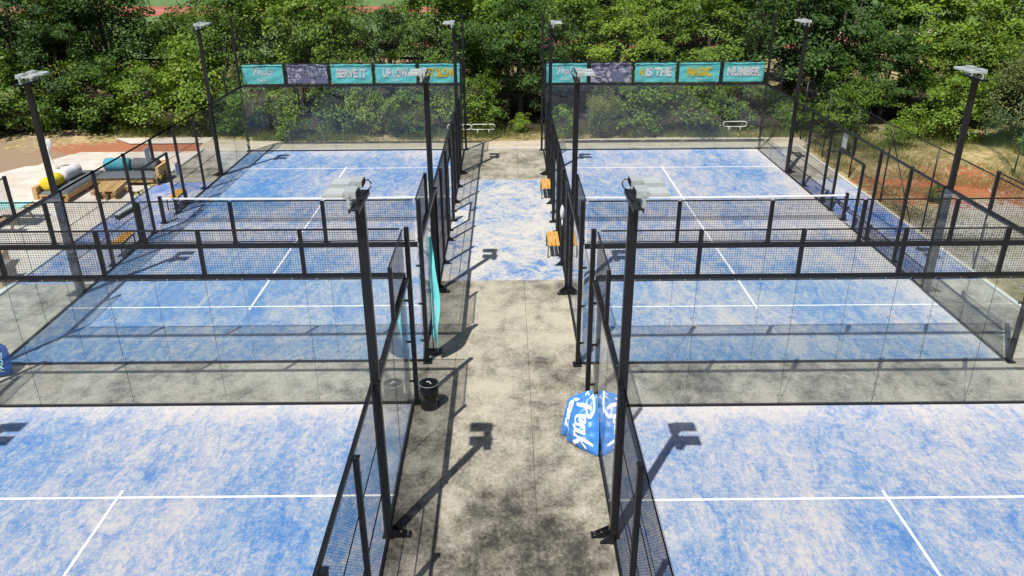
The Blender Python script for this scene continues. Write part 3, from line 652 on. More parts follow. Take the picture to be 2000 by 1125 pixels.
def pillow(t, f, m):
    bb = MB(); bb.grid(lambda a, c: f(a, c, 1), 40, 40); bb.grid(lambda a, c: f(a, c, -1), 40, 40, True)
    def edge(pa):  # closing band and piping
        for k in range(40):
            a0, a1 = k/40, (k+1)/40; bb.add([f(*pa(a0), 1), f(*pa(a1), 1), f(*pa(a1), -1), f(*pa(a0), -1)], [(0,1,2,3)])
    for pa in (lambda q: (q,0), lambda q: (q,1), lambda q: (0,q), lambda q: (1,q)): edge(pa)
    o = bb.build('bag_cover', m, t, True)
    bb = MB()
    for pa in (lambda q: (q,0), lambda q: (q,1), lambda q: (0,q), lambda q: (1,q)): bb.tube([(Vector(f(*pa(k/24), 1))+Vector(f(*pa(k/24), -1)))/2 for k in range(25)], .009, 6)
    bb.build('piping', m, t, True)
    return o
t = thing('bean_bag', 'bright blue bean bag nearest the mast with large white script lettering down its front', 'bean bag', (0,0,0), 0, 'bean bags leaning on the glass')
f = pillow_fn((1.30,-3.12,.05), (1.86,-3.64,.03), (1.885,-2.95,.98), (1.45,-2.82,.70), .19, 3)
pillow(t, f, MAT['bluebag'])
bb = MB(); script_word(bb, lambda a, c: f((.30+c*.40) if c < 1 else .70+(c-1)*.21, max(.02, .985-(a+.05)*.215), 1, .006), 'Peak', wd=.125)
bb.build('lettering', MAT['whiteink'], t, True)
bb = MB(); 
for st in ([(.07,.93),(.03,.7),(.06,.45),(.12,.30)], [(.09,.42),(.10,.3),(.05,.16)]):
    pts = catmull(st, 10); n = len(pts); V = []
    for i, p in enumerate(pts): 
        k = .022*math.sin(math.pi*(i+.4)/n); V += [f(max(0.01,p.x-k), p.y, 1, .006), f(p.x+k, p.y, 1, .006)]
    bb.add(V, [(2*i, 2*i+2, 2*i+3, 2*i+1) for i in range(n-1)])
bb.build('swoosh', MAT['tealpaint'], t, True)
t = thing('bean_bag', 'blue bean bag behind the front one with its lettered side turned to the walkway', 'bean bag', (0,0,0), 0, 'bean bags leaning on the glass')
f = pillow_fn((1.20,-2.92,.05), (1.70,-3.05,.05), (1.84,-2.52,.80), (1.36,-2.62,.68), .20, 8)
pillow(t, f, MAT['bluebag'])
bb = MB(); script_word(bb, lambda a, c: f((.36+c*.33) if c < 1 else .69+(c-1)*.2, max(.02, .98-(a+.05)*.21), 1, .006), 'P', wd=.12)
script_word(bb, lambda a, c: f(.1+(c+.3)*.05, .95-(a+.15)*.12, 1, .006), 'eakz', wd=.13)
script_word(bb, lambda a, c: f(.05+(c+.3)*.16, .88-(a-1.5)*.17, 1, .006), 'eakz', wd=.16); bb.build('lettering', MAT['whiteink'], t, True)
t = thing('bean_bag', 'dark blue bean bag with teal PADEL lettering at the left edge', 'bean bag', (0,0,0), 0, None)
f = pillow_fn((-12.35,-.62,.05), (-11.33,-.33,.03), (-11.50,-.05,.62), (-12.15,-.20,.98), .17, 5)
pillow(t, f, MAT['navybag'])
bb = MB(); block_text(bb, 'PADEL', lambda a, c: f(.86-c, .1+a, 1, .007), .10, .7, .02, .34, .03, .62); bb.build('lettering', MAT['tealpaint'], t, True)
bb = MB(); script_word(bb, lambda a, c: f(.72-(c-.9)*.22 if False else .42+(a)*.22, .18+(c)*.28, 1, .007), 'P', wd=.2); bb.build('logo_lettering', MAT['tealpaint'], t, True)

# ---------------------------------------------------------------- feather flag, drum
t = thing('feather_flag', 'teal feather flag on a square black base beside the left court corner', 'flag', (-1.67,.60,0))
bb = MB(); bb.box(-.18,.19,-.17,.17,0,.022); bb.build('base_plate', MAT['black'], t)
bb = MB(); pp = [(0,0,.022),(0,0,1.2),(0,0,2.4),(.005,-.02,2.8),(.02,-.08,3.05)]; bb.tube(pp, [.014,.013,.010,.008,.006], 8); bb.build('pole', MAT['black'], t, True)
d = Vector((.22,-.50,0)).normalized()
def sail(u, v):                 # v up the pole, u out from it
    z = .45 + v*2.58; wdt = .66*math.sin(math.pi*min(1, (v*.86+.14)))**.6*(1-.25*v); z -= u*.30*(1-v)
    ripple = .04*math.sin(5*v+4*u)*u + .025*math.sin(12*v+2)*u
    q = Vector((0,0,z)) + d*(u*wdt) + Vector((d.y,-d.x,0))*ripple*-1
    if v > .9: q += Vector((.01,-.04,0))*((v-.9)*10)
    return q
bb = MB(); bb.grid(sail, 14, 50); bb.grid(lambda a, c: sail(a, c)+Vector((.004,.002,0)), 14, 50, True); bb.build('sail', MAT['teal'], t, True)
bb = MB(); s_ = .1
for sgn in (-1, 1):
    script_word(bb, lambda a, c: sail(min(.95,.25+(c+.3)*.28), .12+(5.2-a)*.085) + Vector((.006*sgn+.002,.003*sgn,0)), 'eakz', wd=.15)
bb.build('lettering', MAT['whiteink'], t, True)
t = thing('drum', 'black lidded steel drum standing by the left foreground corner post', 'barrel', (-1.55,-1.80,0))
bb = MB(); R = .20
bb.lathe(0, 0, [(0,.0),(R-.01,0),(R,.012),(R,.19),(R+.008,.2),(R+.008,.212),(R,.222),(R,.39),(R+.008,.40),(R+.008,.412),(R,.422),(R,.575),(0,.575)], 40); bb.build('shell', MAT['drum'], t, True)
bb = MB(); bb.lathe(0, 0, [(R-.002,.560),(R+.013,.565),(R+.014,.588),(R-.004,.594),(R-.018,.586),(R-.05,.582),(0,.582)], 40); bb.build('lid', MAT['drum'], t, True)
bb = MB(); bb.tube([((R+.014)*math.cos(a/20*6.283), (R+.014)*math.sin(a/20*6.283), .592) for a in range(21)], .006, 6); bb.build('clamp_ring', MAT['galv'], t, True)
bb = MB(); bb.tube([(-.05,.03,.59),(-.01,.05,.592),(.02,.02,.592),(.03,-.02,.592),(.06,-.03,.59)], .011, 6); bb.build('lid_mark', MAT['whiteink'], t, True)

# ---------------------------------------------------------------- benches
def bench_proto():
    t = thing('bench', '', 'bench', (0,0,0), 0, 'orange slatted benches beside the fences'); L = 1.25
    for k in range(3):
        bb = MB(); x = -.125+k*.125; bb.box(x-.052, x+.052, -L/2, L/2, .435, .462); bb.build('slat', MAT['orange'], t)
    bb = MB(); 
    for s in (-1, 1): bb.bar((-.18,s*.45,.415), (.18,s*.45,.415), .035); 
    bb.box(-.19,-.165,-.5,.5,.40,.43); bb.box(.165,.19,-.5,.5,.40,.43); bb.build('frame', MAT['black'], t)
    for sx in (-1, 1):
        for sy in (-1, 1): bb = MB(); bb.bar((sx*.17,sy*.5,.42), (sx*.18,sy*.52,0), .032); bb.build('leg', MAT['black'], t)
    return t
B0 = bench_proto(); first = True
for x, y, rz, lb in [(1.58,7.15,0,'orange bench against the right fence, nearer of the two on the blue walkway'),
                     (1.64,13.12,0,'orange bench against the right fence, farther of the two on the blue walkway'),
                     (-12.17,7.42,.03,'orange bench outside the left court in front of the patio slabs'),
                     (-12.23,12.15,.02,'orange bench outside the left court nearer the corner sofa and its bunting'),]:
    o = B0 if first else copy_tree(B0); first = False
    o.location = (x, y, 0); o.rotation_euler = (0,0,rz); o['label'] = lb

# ---------------------------------------------------------------- signs, bunting, odd items on the fences
def sign(x, y, z, w_, h_, label, out):
    t = thing('sign', label, 'sign', (x, y, z)); bb = MB(); bb.box(-.004,.004,-w_/2,w_/2,-h_/2,h_/2); bb.build('board', MAT['whiteink'], t)
    bb = MB()
    for s in (-1, 1):
        for q in (-1, 1): bb.cbox(out*.0, s*(w_/2-.02), q*(h_/2-.02), .03, .012, .012)
    bb.build('cable_tie', MAT['rubber'], t)
sign(11.90, 10.75, 2.62, .36, .5, 'white sign hung high on the right outer fence above the doorway', 1)
sign(-11.90, 9.75, 2.56, .36, .5, 'white sign hung high on the left outer fence above the doorway', -1)
sign(-11.90, 11.85, 1.5, .30, .46, 'white sign at chest height on the left outer fence beside the doorway', -1)
t = thing('bunting', 'yellow triangular bunting strung across the left doorway', 'bunting', (0,0,0)); bb = MB(); fl = MB(); pts = []
for i in range(25):
    u = i/24; pts.append((-12.02-.35*math.sin(math.pi*u), 8.1+3.2*u, 2.0-.32*u-.5*math.sin(math.pi*u)))
bb.tube(pts, .006, 5); bb.build('cord', MAT['rubber'], t)
for i in range(1, 24, 2):
    p = Vector(pts[i]); fl = MB(); fl.add([p+Vector((-.055,-.03,0)), p+Vector((.055,.03,0)), p+Vector((.01,0,-.16)), p+Vector((-.053,-.034,0)), p+Vector((.057,.026,0)), p+Vector((.012,-.004,-.16))], [(0,1,2),(5,4,3)]); fl.build('pennant', MAT['yellow'] if i % 4 == 1 else MAT['rubber'], t)
t = thing('plastic_bag', 'crumpled white bag hanging on the right walkway fence', 'bag', (1.70,5.0,2.05))
bb = MB(); N = 18
def bagf(u, v):
    a = u*2*math.pi; z = v*.42-.2; r0 = .13*math.sin(math.pi*min(.98, v*.9+.08))**.7*(1+.18*math.sin(5*a+v*6)); return Vector((r0*.45*math.cos(a), r0*1.15*math.sin(a), z))
bb.grid(bagf, 24, 14); bb.build('bag', MAT['whitegal'], t, True)
bb = MB(); bb.tube([(0,-.03,-.18),(.0,-.08,-.3),(.0,-.1,-.36)], .02, 6); bb.build('tail', MAT['whitegal'], t, True)

t = thing('tennis_ball', 'pale tennis ball lying on the dark turf at the far end of the walkway', 'ball', (.9,19.0,.034)); bb = MB(); R = .034
bb.lathe(0, 0, [(R*math.sin(k/8*math.pi), -R*math.cos(k/8*math.pi)) for k in range(9)], 14); bb.build('felt', MAT['tealpaint'] if False else MAT['whiteink'], t, True)
b = MB()
for x in (-1.12, .62): b.box(x-.004, x+.004, -24, 4.88, -.02, -.0045)
for x in (-1.12, .62): b.box(x-.004, x+.004, 15.3, 20.2, -.02, -.0045)
struct(b.build('turf_seam', MAT['rubber']))
# ---------------------------------------------------------------- lounge on the patio
def pallet_block(bb, x0, x1, y0, y1, z0, z1, along='y', n=6, gap=.02):
    L = (x1-x0) if along == 'y' else (y1-y0); w_ = (L-gap*(n-1))/n
    for i in range(n):
        a = i*(w_+gap)
        if along == 'y': bb.box(x0+a, x0+a+w_, y0, y1, z0, z1)
        else: bb.box(x0, x1, y0+a, y0+a+w_, z0, z1)
def bolster(t, a, b_, r, m, strap=True):
    a, b_ = Vector(a), Vector(b_); bb = MB(); n = 36; pts = []; rs = []
    for i in range(n+1):
        u = i/n; pts.append(a.lerp(b_, u)); rs.append(r*(1-(2*u-1)**18*.5)*(1+.035*math.sin(9*u)+.012*math.sin(31*u)))
    bb.tube(pts, rs, 20); c = bb.build('cushion', m, t, True)
    if strap:
        d = (b_-a).normalized()
        for u in (.22, .78):
            p = a.lerp(b_, u); bb = MB(); bb.tube([p-d*.008, p+d*.008], r*1.025, 20); bb.build('strap', MAT['rubber'], c, True)
t = thing('pallet_sofa', 'pallet wood daybed with dark cushion and yellow and white bolsters', 'sofa', (0,0,0), 0)
bb = MB(); pallet_block(bb, -17.65, -16.55, 12.6, 15.9, .26, .32, 'x', 14, .05); bb.box(-17.65,-17.55,12.6,15.9,.14,.26); bb.box(-16.65,-16.55,12.6,15.9,.14,.26); bb.box(-17.15,-17.05,12.6,15.9,.14,.26)
bb.build('platform', MAT['pallet'], t)
for x in (-17.55, -16.68):
    for y in (12.72, 14.25, 15.75): bb = MB(); bb.cbox(x, y, .07, .12, .16, .14); bb.build('leg', MAT['pallet'], t)
bb = MB(); bb.box(-17.82,-17.66,12.55,15.9,.14,.62); bb.build('backrest', MAT['pallet'], t)
bb = MB(); bb.grid(lambda u, v: Vector((-17.62+1.05*u, 12.62+3.2*v, .335+.11*(max(0,math.sin(math.pi*u))*max(0,math.sin(math.pi*v)))**.18)), 20, 40); bb.grid(lambda u, v: Vector((-17.62+1.05*u, 12.62+3.2*v, .328)), 2, 2, True); bb.build('seat_cushion', MAT['grey'], t, True)
bolster(t, (-17.38,12.75,.66), (-17.38,13.75,.64), .25, MAT['yellow']); bolster(t, (-17.38,13.85,.66), (-17.34,15.1,.64), .25, MAT['offwhite'])
t = thing('pallet_sofa', 'pallet wood sofa with grey seat and teal and grey bolsters', 'sofa', (0,0,0), 0)
bb = MB(); pallet_block(bb, -16.5, -14.05, 14.75, 15.85, .26, .32, 'y', 16, .05)
for y in (14.75, 15.25, 15.75): bb.box(-16.5,-14.05,y,y+.1,.14,.26)
bb.build('platform', MAT['pallet'], t)
for y in (14.85, 15.75):
    for x in (-16.4, -15.3, -14.15): bb = MB(); bb.cbox(x, y, .07, .16, .12, .14); bb.build('leg', MAT['pallet'], t)
bb = MB(); bb.box(-16.5,-14.05,15.86,15.98,.14,.75); bb.build('backrest', MAT['pallet'], t)
bb = MB(); bb.box(-14.10,-13.98,14.9,15.85,.321,.72); bb.build('armrest', MAT['pallet'], t)
bb = MB(); bb.grid(lambda u, v: Vector((-16.5+2.4*u, 14.7+1.1*v, .335+.12*(max(0,math.sin(math.pi*u))*max(0,math.sin(math.pi*v)))**.18)), 40, 20); bb.build('seat_cushion', MAT['grey'], t, True)
bolster(t, (-16.45,15.6,.66), (-15.35,15.6,.66), .27, MAT['tealdark']); bolster(t, (-15.3,15.6,.66), (-14.2,15.6,.66), .27, MAT['grey'])
t = thing('coffee_table', 'low pallet wood coffee table between the two sofas', 'table', (-15.4,13.55,0), .12)
bb = MB(); pallet_block(bb, -.45,.45,-.72,.72,.34,.37,'y',7,.02); pallet_block(bb, -.45,.45,-.72,.72,.22,.34,'y',3,.28); bb.build('tabletop', MAT['pallet'], t)
bb = MB(); pallet_block(bb, -.36,.36,-.6,.6,.0,.215,'y',3,.12); bb.build('base', MAT['pallet'], t)
t = thing('picnic_table', 'picnic table with pale teal top and wooden benches', 'picnic table', (-17.45,10.1,0), .0)
bb = MB(); pallet_block(bb, -.95,.85,-.4,.42,.72,.755,'x',5,.012); bb.build('tabletop', MAT['tealpaint'], t)
for s in (-1, 1): bb = MB(); pallet_block(bb, -.95,.85,s*.78-.14,s*.78+.14,.43,.465,'x',2,.012); bb.build('seat', MAT['pallet'], t)
for x in (-.65,.55):
    bb = MB()
    for s in (-1, 1): bb.bar((x,s*.22,.71),(x,s*.72,0),.09,.04,(1,0,0))
    bb.bar((x+.05,-.85,.40),(x+.05,.85,.40),.04,.08); bb.build('leg_frame', MAT['pallet'], t)
t = thing('side_table', 'square wooden planter box with a slate blue top on the patio', 'box', (-14.85,5.0,0), .05)
bb = MB()
for k in range(5): bb.box(-.42,.42,-.42,-.40,.02+k*.115,.125+k*.115); bb.box(-.42,.42,.40,.42,.02+k*.115,.125+k*.115); bb.box(.40,.42,-.40,.40,.02+k*.115,.125+k*.115); bb.box(-.42,-.40,-.40,.40,.02+k*.115,.125+k*.115)
bb.build('plank_side', MAT['pallet'], t)
bb = MB(); bb.box(-.40,.40,-.40,.40,.52,.56); bb.build('top', MAT['slate'], t)
t = thing('wooden_crate', 'small wooden crate at the left edge near the planter box', 'crate', (-15.6,6.25,0), .3)
bb = MB()
for k in range(4): bb.box(-.35,.35,-.3,-.28,.02+k*.12,.12+k*.12); bb.box(-.35,.35,.28,.3,.02+k*.12,.12+k*.12); bb.box(.33,.35,-.28,.28,.02+k*.12,.12+k*.12); bb.box(-.35,-.33,-.28,.28,.02+k*.12,.12+k*.12)
pallet_block(bb, -.36,.36,-.31,.31,.5,.52,'y',5,.02); bb.build('crate_body', MAT['pallet'], t)
t = thing('garden_stand', 'white spoon shaped stand with an oval head beside the bare earth', 'stand', (-19.7,17.5,0))
bb = MB(); bb.tube([(.25,-.1,.03),(.08,-.03,.12),(0,0,.3),(-.06,0,.7),(-.05,0,.95)], [.07,.055,.04,.035,.05], 10); bb.build('stem', MAT['whitegal'], t, True)
bb = MB(); bb.lathe(0,0,[(0,-.32),(.07,-.27),(.14,-.12),(.16,.02),(.14,.16),(.08,.26),(0,.3)],20); o = bb.build('oval_head', MAT['whitegal'], t, True); o.location = (.02,0,1.05); o.rotation_euler = (.1,.28,0); o.scale = (1,.4,1)
t = thing('court_brush', 'black court brush with a white bar lying between patio and blue strip', 'brush', (-13.75,11.25,0), -.12)
bb = MB(); bb.box(-.08,.08,-.65,.65,.03,.13); bb.box(-.06,.06,-.63,.63,0,.03); bb.build('brush_head', MAT['rubber'], t)
bb = MB(); bb.box(-.075,.075,-.6,.64,.14,.20); bb.build('bar', MAT['whitegal'], t)
bb = MB(); bb.tube([(0,-.6,.13),(.12,-.95,.25),(.1,-1.1,.22)], .018, 6); bb.build('handle', MAT['rubber'], t)

# ---------------------------------------------------------------- bicycle hoops, chain link fences
def hoop(x, y, label, L=.95):
    t = thing('bike_hoop', label, 'bicycle stand', (x, y, 0), 0, 'white steel hoops by the bushes'); pts = []
    for k in range(9): a = math.pi*1.0+ k/8*-math.pi/1; pts.append((-L/2+.13*math.cos(math.pi/2+k/8*math.pi), 0, .37+.13*math.sin(math.pi/2+k/8*math.pi)))
    for k in range(9): pts.append((L/2+.13*math.cos(-math.pi/2+k/8*math.pi), 0, .37+.13*math.sin(-math.pi/2+k/8*math.pi)))
    pts.append(pts[0]); bb = MB(); bb.tube(pts, .025, 8); bb.build('hoop', MAT['whitegal'], t, True)
    for s in (-1, 1): bb = MB(); bb.tube([(s*L*.3,0,0),(s*L*.3,0,.24)], .025, 8); bb.build('leg', MAT['whitegal'], t, True)
hoop(-1.05, 23.35, 'white steel hoop nearer the middle of the walkway end')
hoop(-2.25, 23.35, 'white steel hoop beside the left court corner at the walkway end')
hoop(11.75, 23.6, 'white steel hoop behind the far glass of the right court')
def chainfence(pts, h, label, m, braces=(), spacing=.065):
    t = thing('chain_link_fence', label, 'fence', (pts[0][0], pts[0][1], 0)); ox, oy = pts[0]
    for i, (x, y) in enumerate(pts):
        bb = MB(); bb.tube([(x-ox,y-oy,-.1),(x-ox,y-oy,h+.05)], .03, 8); bb.build('post', m, t, True)
    for (a, c) in braces: bb = MB(); bb.tube([(a[0]-ox,a[1]-oy,h*.88),(c[0]-ox,c[1]-oy,0)], .02, 6); bb.build('brace', m, t, True)
    for i in range(len(pts)-1):
        a = Vector((pts[i][0]-ox, pts[i][1]-oy, 0)); c = Vector((pts[i+1][0]-ox, pts[i+1][1]-oy, 0)); L = (c-a).length; d = (c-a)/L; bb = MB(); hh = h
        k = -hh
        while k < L:                      # two families of diagonal wires
            for s in (0, 1):
                s0 = max(0, k); s1 = min(L, k+hh)
                z0 = s0-k; z1 = s1-k
                if s: z0, z1 = hh-z0, hh-z1
                p = a+d*s0+Vector((0,0,z0)); q = a+d*s1+Vector((0,0,z1)); n_ = Vector((-d.y,d.x,0))*.0016; u_ = Vector((0,0,.0022))
                bb.add([p+n_, p-u_, p-n_, p+u_, q+n_, q-u_, q-n_, q+u_], [(0,1,5,4),(1,2,6,5),(2,3,7,6),(3,0,4,7)])
            k += spacing*1.41
        bb.build('mesh_panel', MAT['wire'] if m is MAT['black'] else m, t)
        bb = MB(); bb.tube([a+Vector((0,0,h)), c+Vector((0,0,h))], .02, 6); bb.build('top_rail', m, t, True)
chainfence([(14.25,-1),(14.2,2.3),(14.2,5.6),(14.2,8.85),(14.2,12.1),(14.3,15.3),(14.4,18.6),(14.5,21.8)], 2.83, 'black chain link fence along the kerb right of the far right court', MAT['black'], [((14.2,12.1),(14.2,9.7))])
chainfence([(19.5,10.5),(21.2,15.4),(22.6,20.3)], 2.0, 'green chain link fence in the dry grass at the right edge', MAT['greenpost'], spacing=.08)

# ---------------------------------------------------------------- foliage
def np_mesh(name, V, nper, m, parent=None):
    k = len(V)//nper; me = bpy.data.meshes.new(name); me.vertices.add(len(V)); me.vertices.foreach_set('co', np.asarray(V, dtype=np.float32).ravel())
    me.loops.add(len(V)); me.loops.foreach_set('vertex_index', np.arange(len(V), dtype=np.int32)); me.polygons.add(k)
    me.polygons.foreach_set('loop_start', np.arange(0, len(V), nper, dtype=np.int32)); me.polygons.foreach_set('loop_total', np.full(k, nper, dtype=np.int32))
    me.update(calc_edges=True); me.materials.append(m); return me
def leaf_quads(C, N, size, rg, aspect=.62):
    """rhombic leaves at C with normals N"""
    n = len(C); t = rg.normal(size=(n,3)); t -= (t*N).sum(1)[:,None]*N; t /= np.linalg.norm(t,axis=1)[:,None]+1e-9; b_ = np.cross(N, t)
    s = size[:,None]; V = np.stack([C-t*s*.5, C+b_*s*.5*aspect+N*s*.08, C+t*s*.5, C-b_*s*.5*aspect+N*s*.08], 1); return V.reshape(-1,3)
def crown(seed, rx, rz, zc, boughs, per, lsize, flat=.28, brad=.62, droop=.25):
    rg = np.random.default_rng(seed); Vs = []; centres = []
    for i in range(boughs):
        dv = rg.normal(size=3); dv /= np.linalg.norm(dv); k = rg.uniform(.25,1)**.45
        lump = 1+.22*math.sin(3*math.atan2(dv[1],dv[0])+seed)+.15*math.sin(5*dv[2]+seed*2)
        c = np.array([dv[0]*rx*k*lump, dv[1]*rx*k*lump, zc+dv[2]*rz*k*(.9+.2*rg.random())]); centres.append(c)
        R = brad*rg.uniform(.6,1.35); n = int(per*rg.uniform(.6,1.4))
        a = rg.uniform(0,2*np.pi,n); q = R*np.sqrt(rg.random(n)); out = np.array([dv[0],dv[1],0.])
        off = np.stack([q*np.cos(a), q*np.sin(a), rg.normal(size=n)*R*flat], 1)
        off[:,2] -= droop*(off@out)+.35*q*q/R*.4
        P = c+off; nn = np.array([0,0,1.])*1.0+out*.55+rg.normal(size=(n,3))*.42; nn /= np.linalg.norm(nn,axis=1)[:,None]
        Vs.append(leaf_quads(P, nn, lsize*rg.uniform(.65,1.35,n), rg))
    return np.concatenate(Vs), centres
def limbs(centres, zc, r0, seed, base_split=.35, n=14):
    r = random.Random(seed); bb = MB(); top = zc*1.25
    lean = (r.uniform(-.25,.25), r.uniform(-.25,.25)); tr = [(lean[0]*u*u, lean[1]*u*u, -.2+(top+.2)*u) for u in [0,.15,.35,.55,.75,1]]
    bb.tube(tr, [r0*1.25, r0, r0*.8, r0*.6, r0*.4, r0*.15], 9)
    for c in r.sample(centres, min(n, len(centres))):
        z = min(max(.35*zc, c[2]*base_split+r.uniform(0,.5)), top*.9); u = (z+.2)/(top+.2); s = Vector((lean[0]*u*u, lean[1]*u*u, z)); e = Vector(c); mid = s.lerp(e,.5)+Vector((r.uniform(-.2,.2), r.uniform(-.2,.2), r.uniform(.0,.25)))
        bb.tube([s, mid, e], [r0*.38*(1-u*.5), r0*.22, .012], 6, False)
    return bb
KINDS = {}
def kind(name, leaf, specs):
    L = []
    for sd, rx, rz, zc, bo, per, ls, fl, br, r0 in specs:
        V, C = crown(sd, rx, rz, zc, bo, per, ls, fl, br)
        me = np_mesh('crown', V, 4, MAT[leaf]); tb = limbs(C, zc, r0, sd, n=16); mt = bpy.data.meshes.new('trunk'); mt.from_pydata(tb.v, [], tb.f); mt.materials.append(MAT['bark']); mt.update()
        L.append((me, mt))
    KINDS[name] = L
kind('dark', 'leaf_dark', [(1,2.9,3.3,4.4,150,125,.165,.22,.60,.2),(2,2.6,3.1,4.2,140,125,.16,.22,.58,.17),(3,3.2,3.4,4.5,160,125,.165,.22,.60,.2)])
kind('mid', 'leaf_mid', [(4,2.5,3.0,4.0,120,115,.165,.2,.58,.15),(5,2.8,3.1,4.2,130,115,.16,.2,.6,.16),(6,2.3,2.8,3.8,110,115,.165,.2,.56,.14)])
kind('yellow', 'leaf_yel', [(7,2.7,3.1,4.1,125,115,.165,.19,.58,.15),(8,2.4,2.9,3.9,112,115,.17,.19,.58,.15)])
kind('shrub', 'leaf_mid', [(9,1.5,1.5,1.4,64,80,.13,.2,.42,.05),(10,1.3,1.3,1.2,56,80,.13,.2,.4,.05),(11,1.7,1.7,1.55,70,80,.13,.2,.45,.05)])
kind('lightshrub', 'leaf_yel', [(12,1.3,1.3,1.25,50,85,.115,.18,.42,.05),(13,1.0,1.0,.95,40,85,.10,.18,.36,.04)])
kind('willow', 'leaf_wil', [(14,2.0,2.2,2.2,120,150,.10,.5,.5,.08),(15,1.7,1.9,1.9,110,150,.10,.5,.46,.07)])
def plant(kd, i, x, y, s, sz, rz, label, cat='tree', name='tree', group=None):
    me, mt = KINDS[kd][i % len(KINDS[kd])]; t = thing(name, label, cat, (x, y, -.05), rz, group); t.scale = (s, s, sz)
    for nm, m in (('trunk' if cat == 'tree' else 'stem', mt), ('crown' if cat == 'tree' else 'foliage', me)):
        o = bpy.data.objects.new(nm, m); COL.objects.link(o); o.parent = t
rt = random.Random(12)
# (x, y, kind, variant, scale, zscale, label)
TREES = [
 (-30.5,29.5,'dark',0,1.1,1.05,'dark green tree filling the top left corner of the photo'),
 (-26.2,27.5,'dark',2,1.1,1.12,'dark spreading tree behind the leftmost floodlight head'),
 (-22.3,29.8,'dark',1,1.15,1.2,'bluish dark tree left of the gap onto the red track'),
 (-22.8,25.6,'dark',0,.72,.72,'small dark tree over the bare earth left of the patio'),
 (-18.4,30.5,'mid',0,.9,.76,'low mid green tree under the gap where the red track shows'),
 (-15.2,27.6,'mid',1,.95,1.0,'olive green tree right behind the far left floodlight'),
 (-12.0,30.0,'yellow',0,1.1,1.08,'yellow green tree above the first script banner'),
 (-9.4,27.4,'mid',2,1.05,1.08,'mid green tree above the left photo banner'),
 (-6.6,30.8,'dark',1,.9,.80,'lower dark tree under the centre left gap with red track'),
 (-3.6,28.3,'mid',0,1.0,1.05,'mid green tree above the UP LOW banner'),
 (-1.0,30.6,'yellow',1,1.1,1.08,'light green tree over the left side of the walkway end'),
 (.9,26.9,'dark',2,.82,.86,'dark tree straight behind the end of the walkway'),
 (3.4,30.4,'mid',1,1.1,1.05,'tall mid green tree behind the thin mast by the right logo banner'),
 (6.2,28.2,'yellow',0,.95,.84,'bright green tree above the right photo banner'),
 (8.8,31.0,'mid',2,1.15,1.08,'tall leafy tree above the IS THE banner'),
 (11.4,28.4,'mid',0,1.0,.93,'rounded green tree above the MAGIC banner'),
 (13.6,31.2,'dark',0,1.05,.95,'dark tree above the NUMBER banner'),
 (15.6,27.2,'dark',1,1.1,1.15,'dark tree with a visible pale trunk behind the far right corner'),
 (18.9,29.2,'dark',2,1.05,1.0,'deep green tree right of the far right floodlight'),
 (20.0,25.6,'dark',1,.70,.68,'small dark tree overhanging the dry grass behind the chain link fence'),
 (22.8,28.4,'yellow',1,1.15,1.12,'bright yellow green tree left of the right floodlight head'),
 (24.2,24.6,'mid',2,.82,.80,'leafy mid green tree behind the right floodlight pole'),
 (26.8,27.0,'yellow',0,1.15,1.12,'bright yellow green tree right of the right floodlight head'),
 (30.5,29.0,'yellow',1,1.2,1.15,'yellow green tree in the top right corner of the photo'),
 (-34.5,27.0,'dark',1,1.1,1.1,'dark tree beyond the left edge of the photo'),
 (-31.0,38.5,'dark',0,1.25,1.5,'second row dark tree at the far upper left'),
 (-17.5,38.0,'dark',2,1.25,1.45,'second row dark tree right of the gap onto the red track'),
 (-3.8,38.5,'mid',1,1.15,1.35,'second row tree right of the centre left gap'),
 (5.8,36.8,'dark',1,1.1,1.15,'second row dark tree behind the right logo banner'),
 (16.0,38.5,'mid',2,1.15,1.15,'second row tree behind the pale trunk'),
 (-26.0,36.5,'mid',1,1.15,1.35,'pale green tree in the second row at the upper left'),
 (-12.3,37.5,'mid',2,1.15,1.35,'second row tree behind the yellow green one above the first banner'),
 (1.0,38.0,'mid',0,1.15,1.1,'second row tree behind the walkway end'),
 (10.5,38.5,'yellow',1,1.1,1.05,'second row light green tree behind the right court'),
 (20.5,36.0,'dark',0,1.1,1.1,'second row dark tree right of the far right floodlight'),
 (28.5,35.0,'yellow',0,1.2,1.2,'second row yellow green tree at the upper right'),
]
for x, y, kd, v, s, sz, lb in TREES: plant(kd, v, x, y, s, sz, rt.uniform(0,6.28), lb, 'tree', 'tree', 'trees beyond the courts')
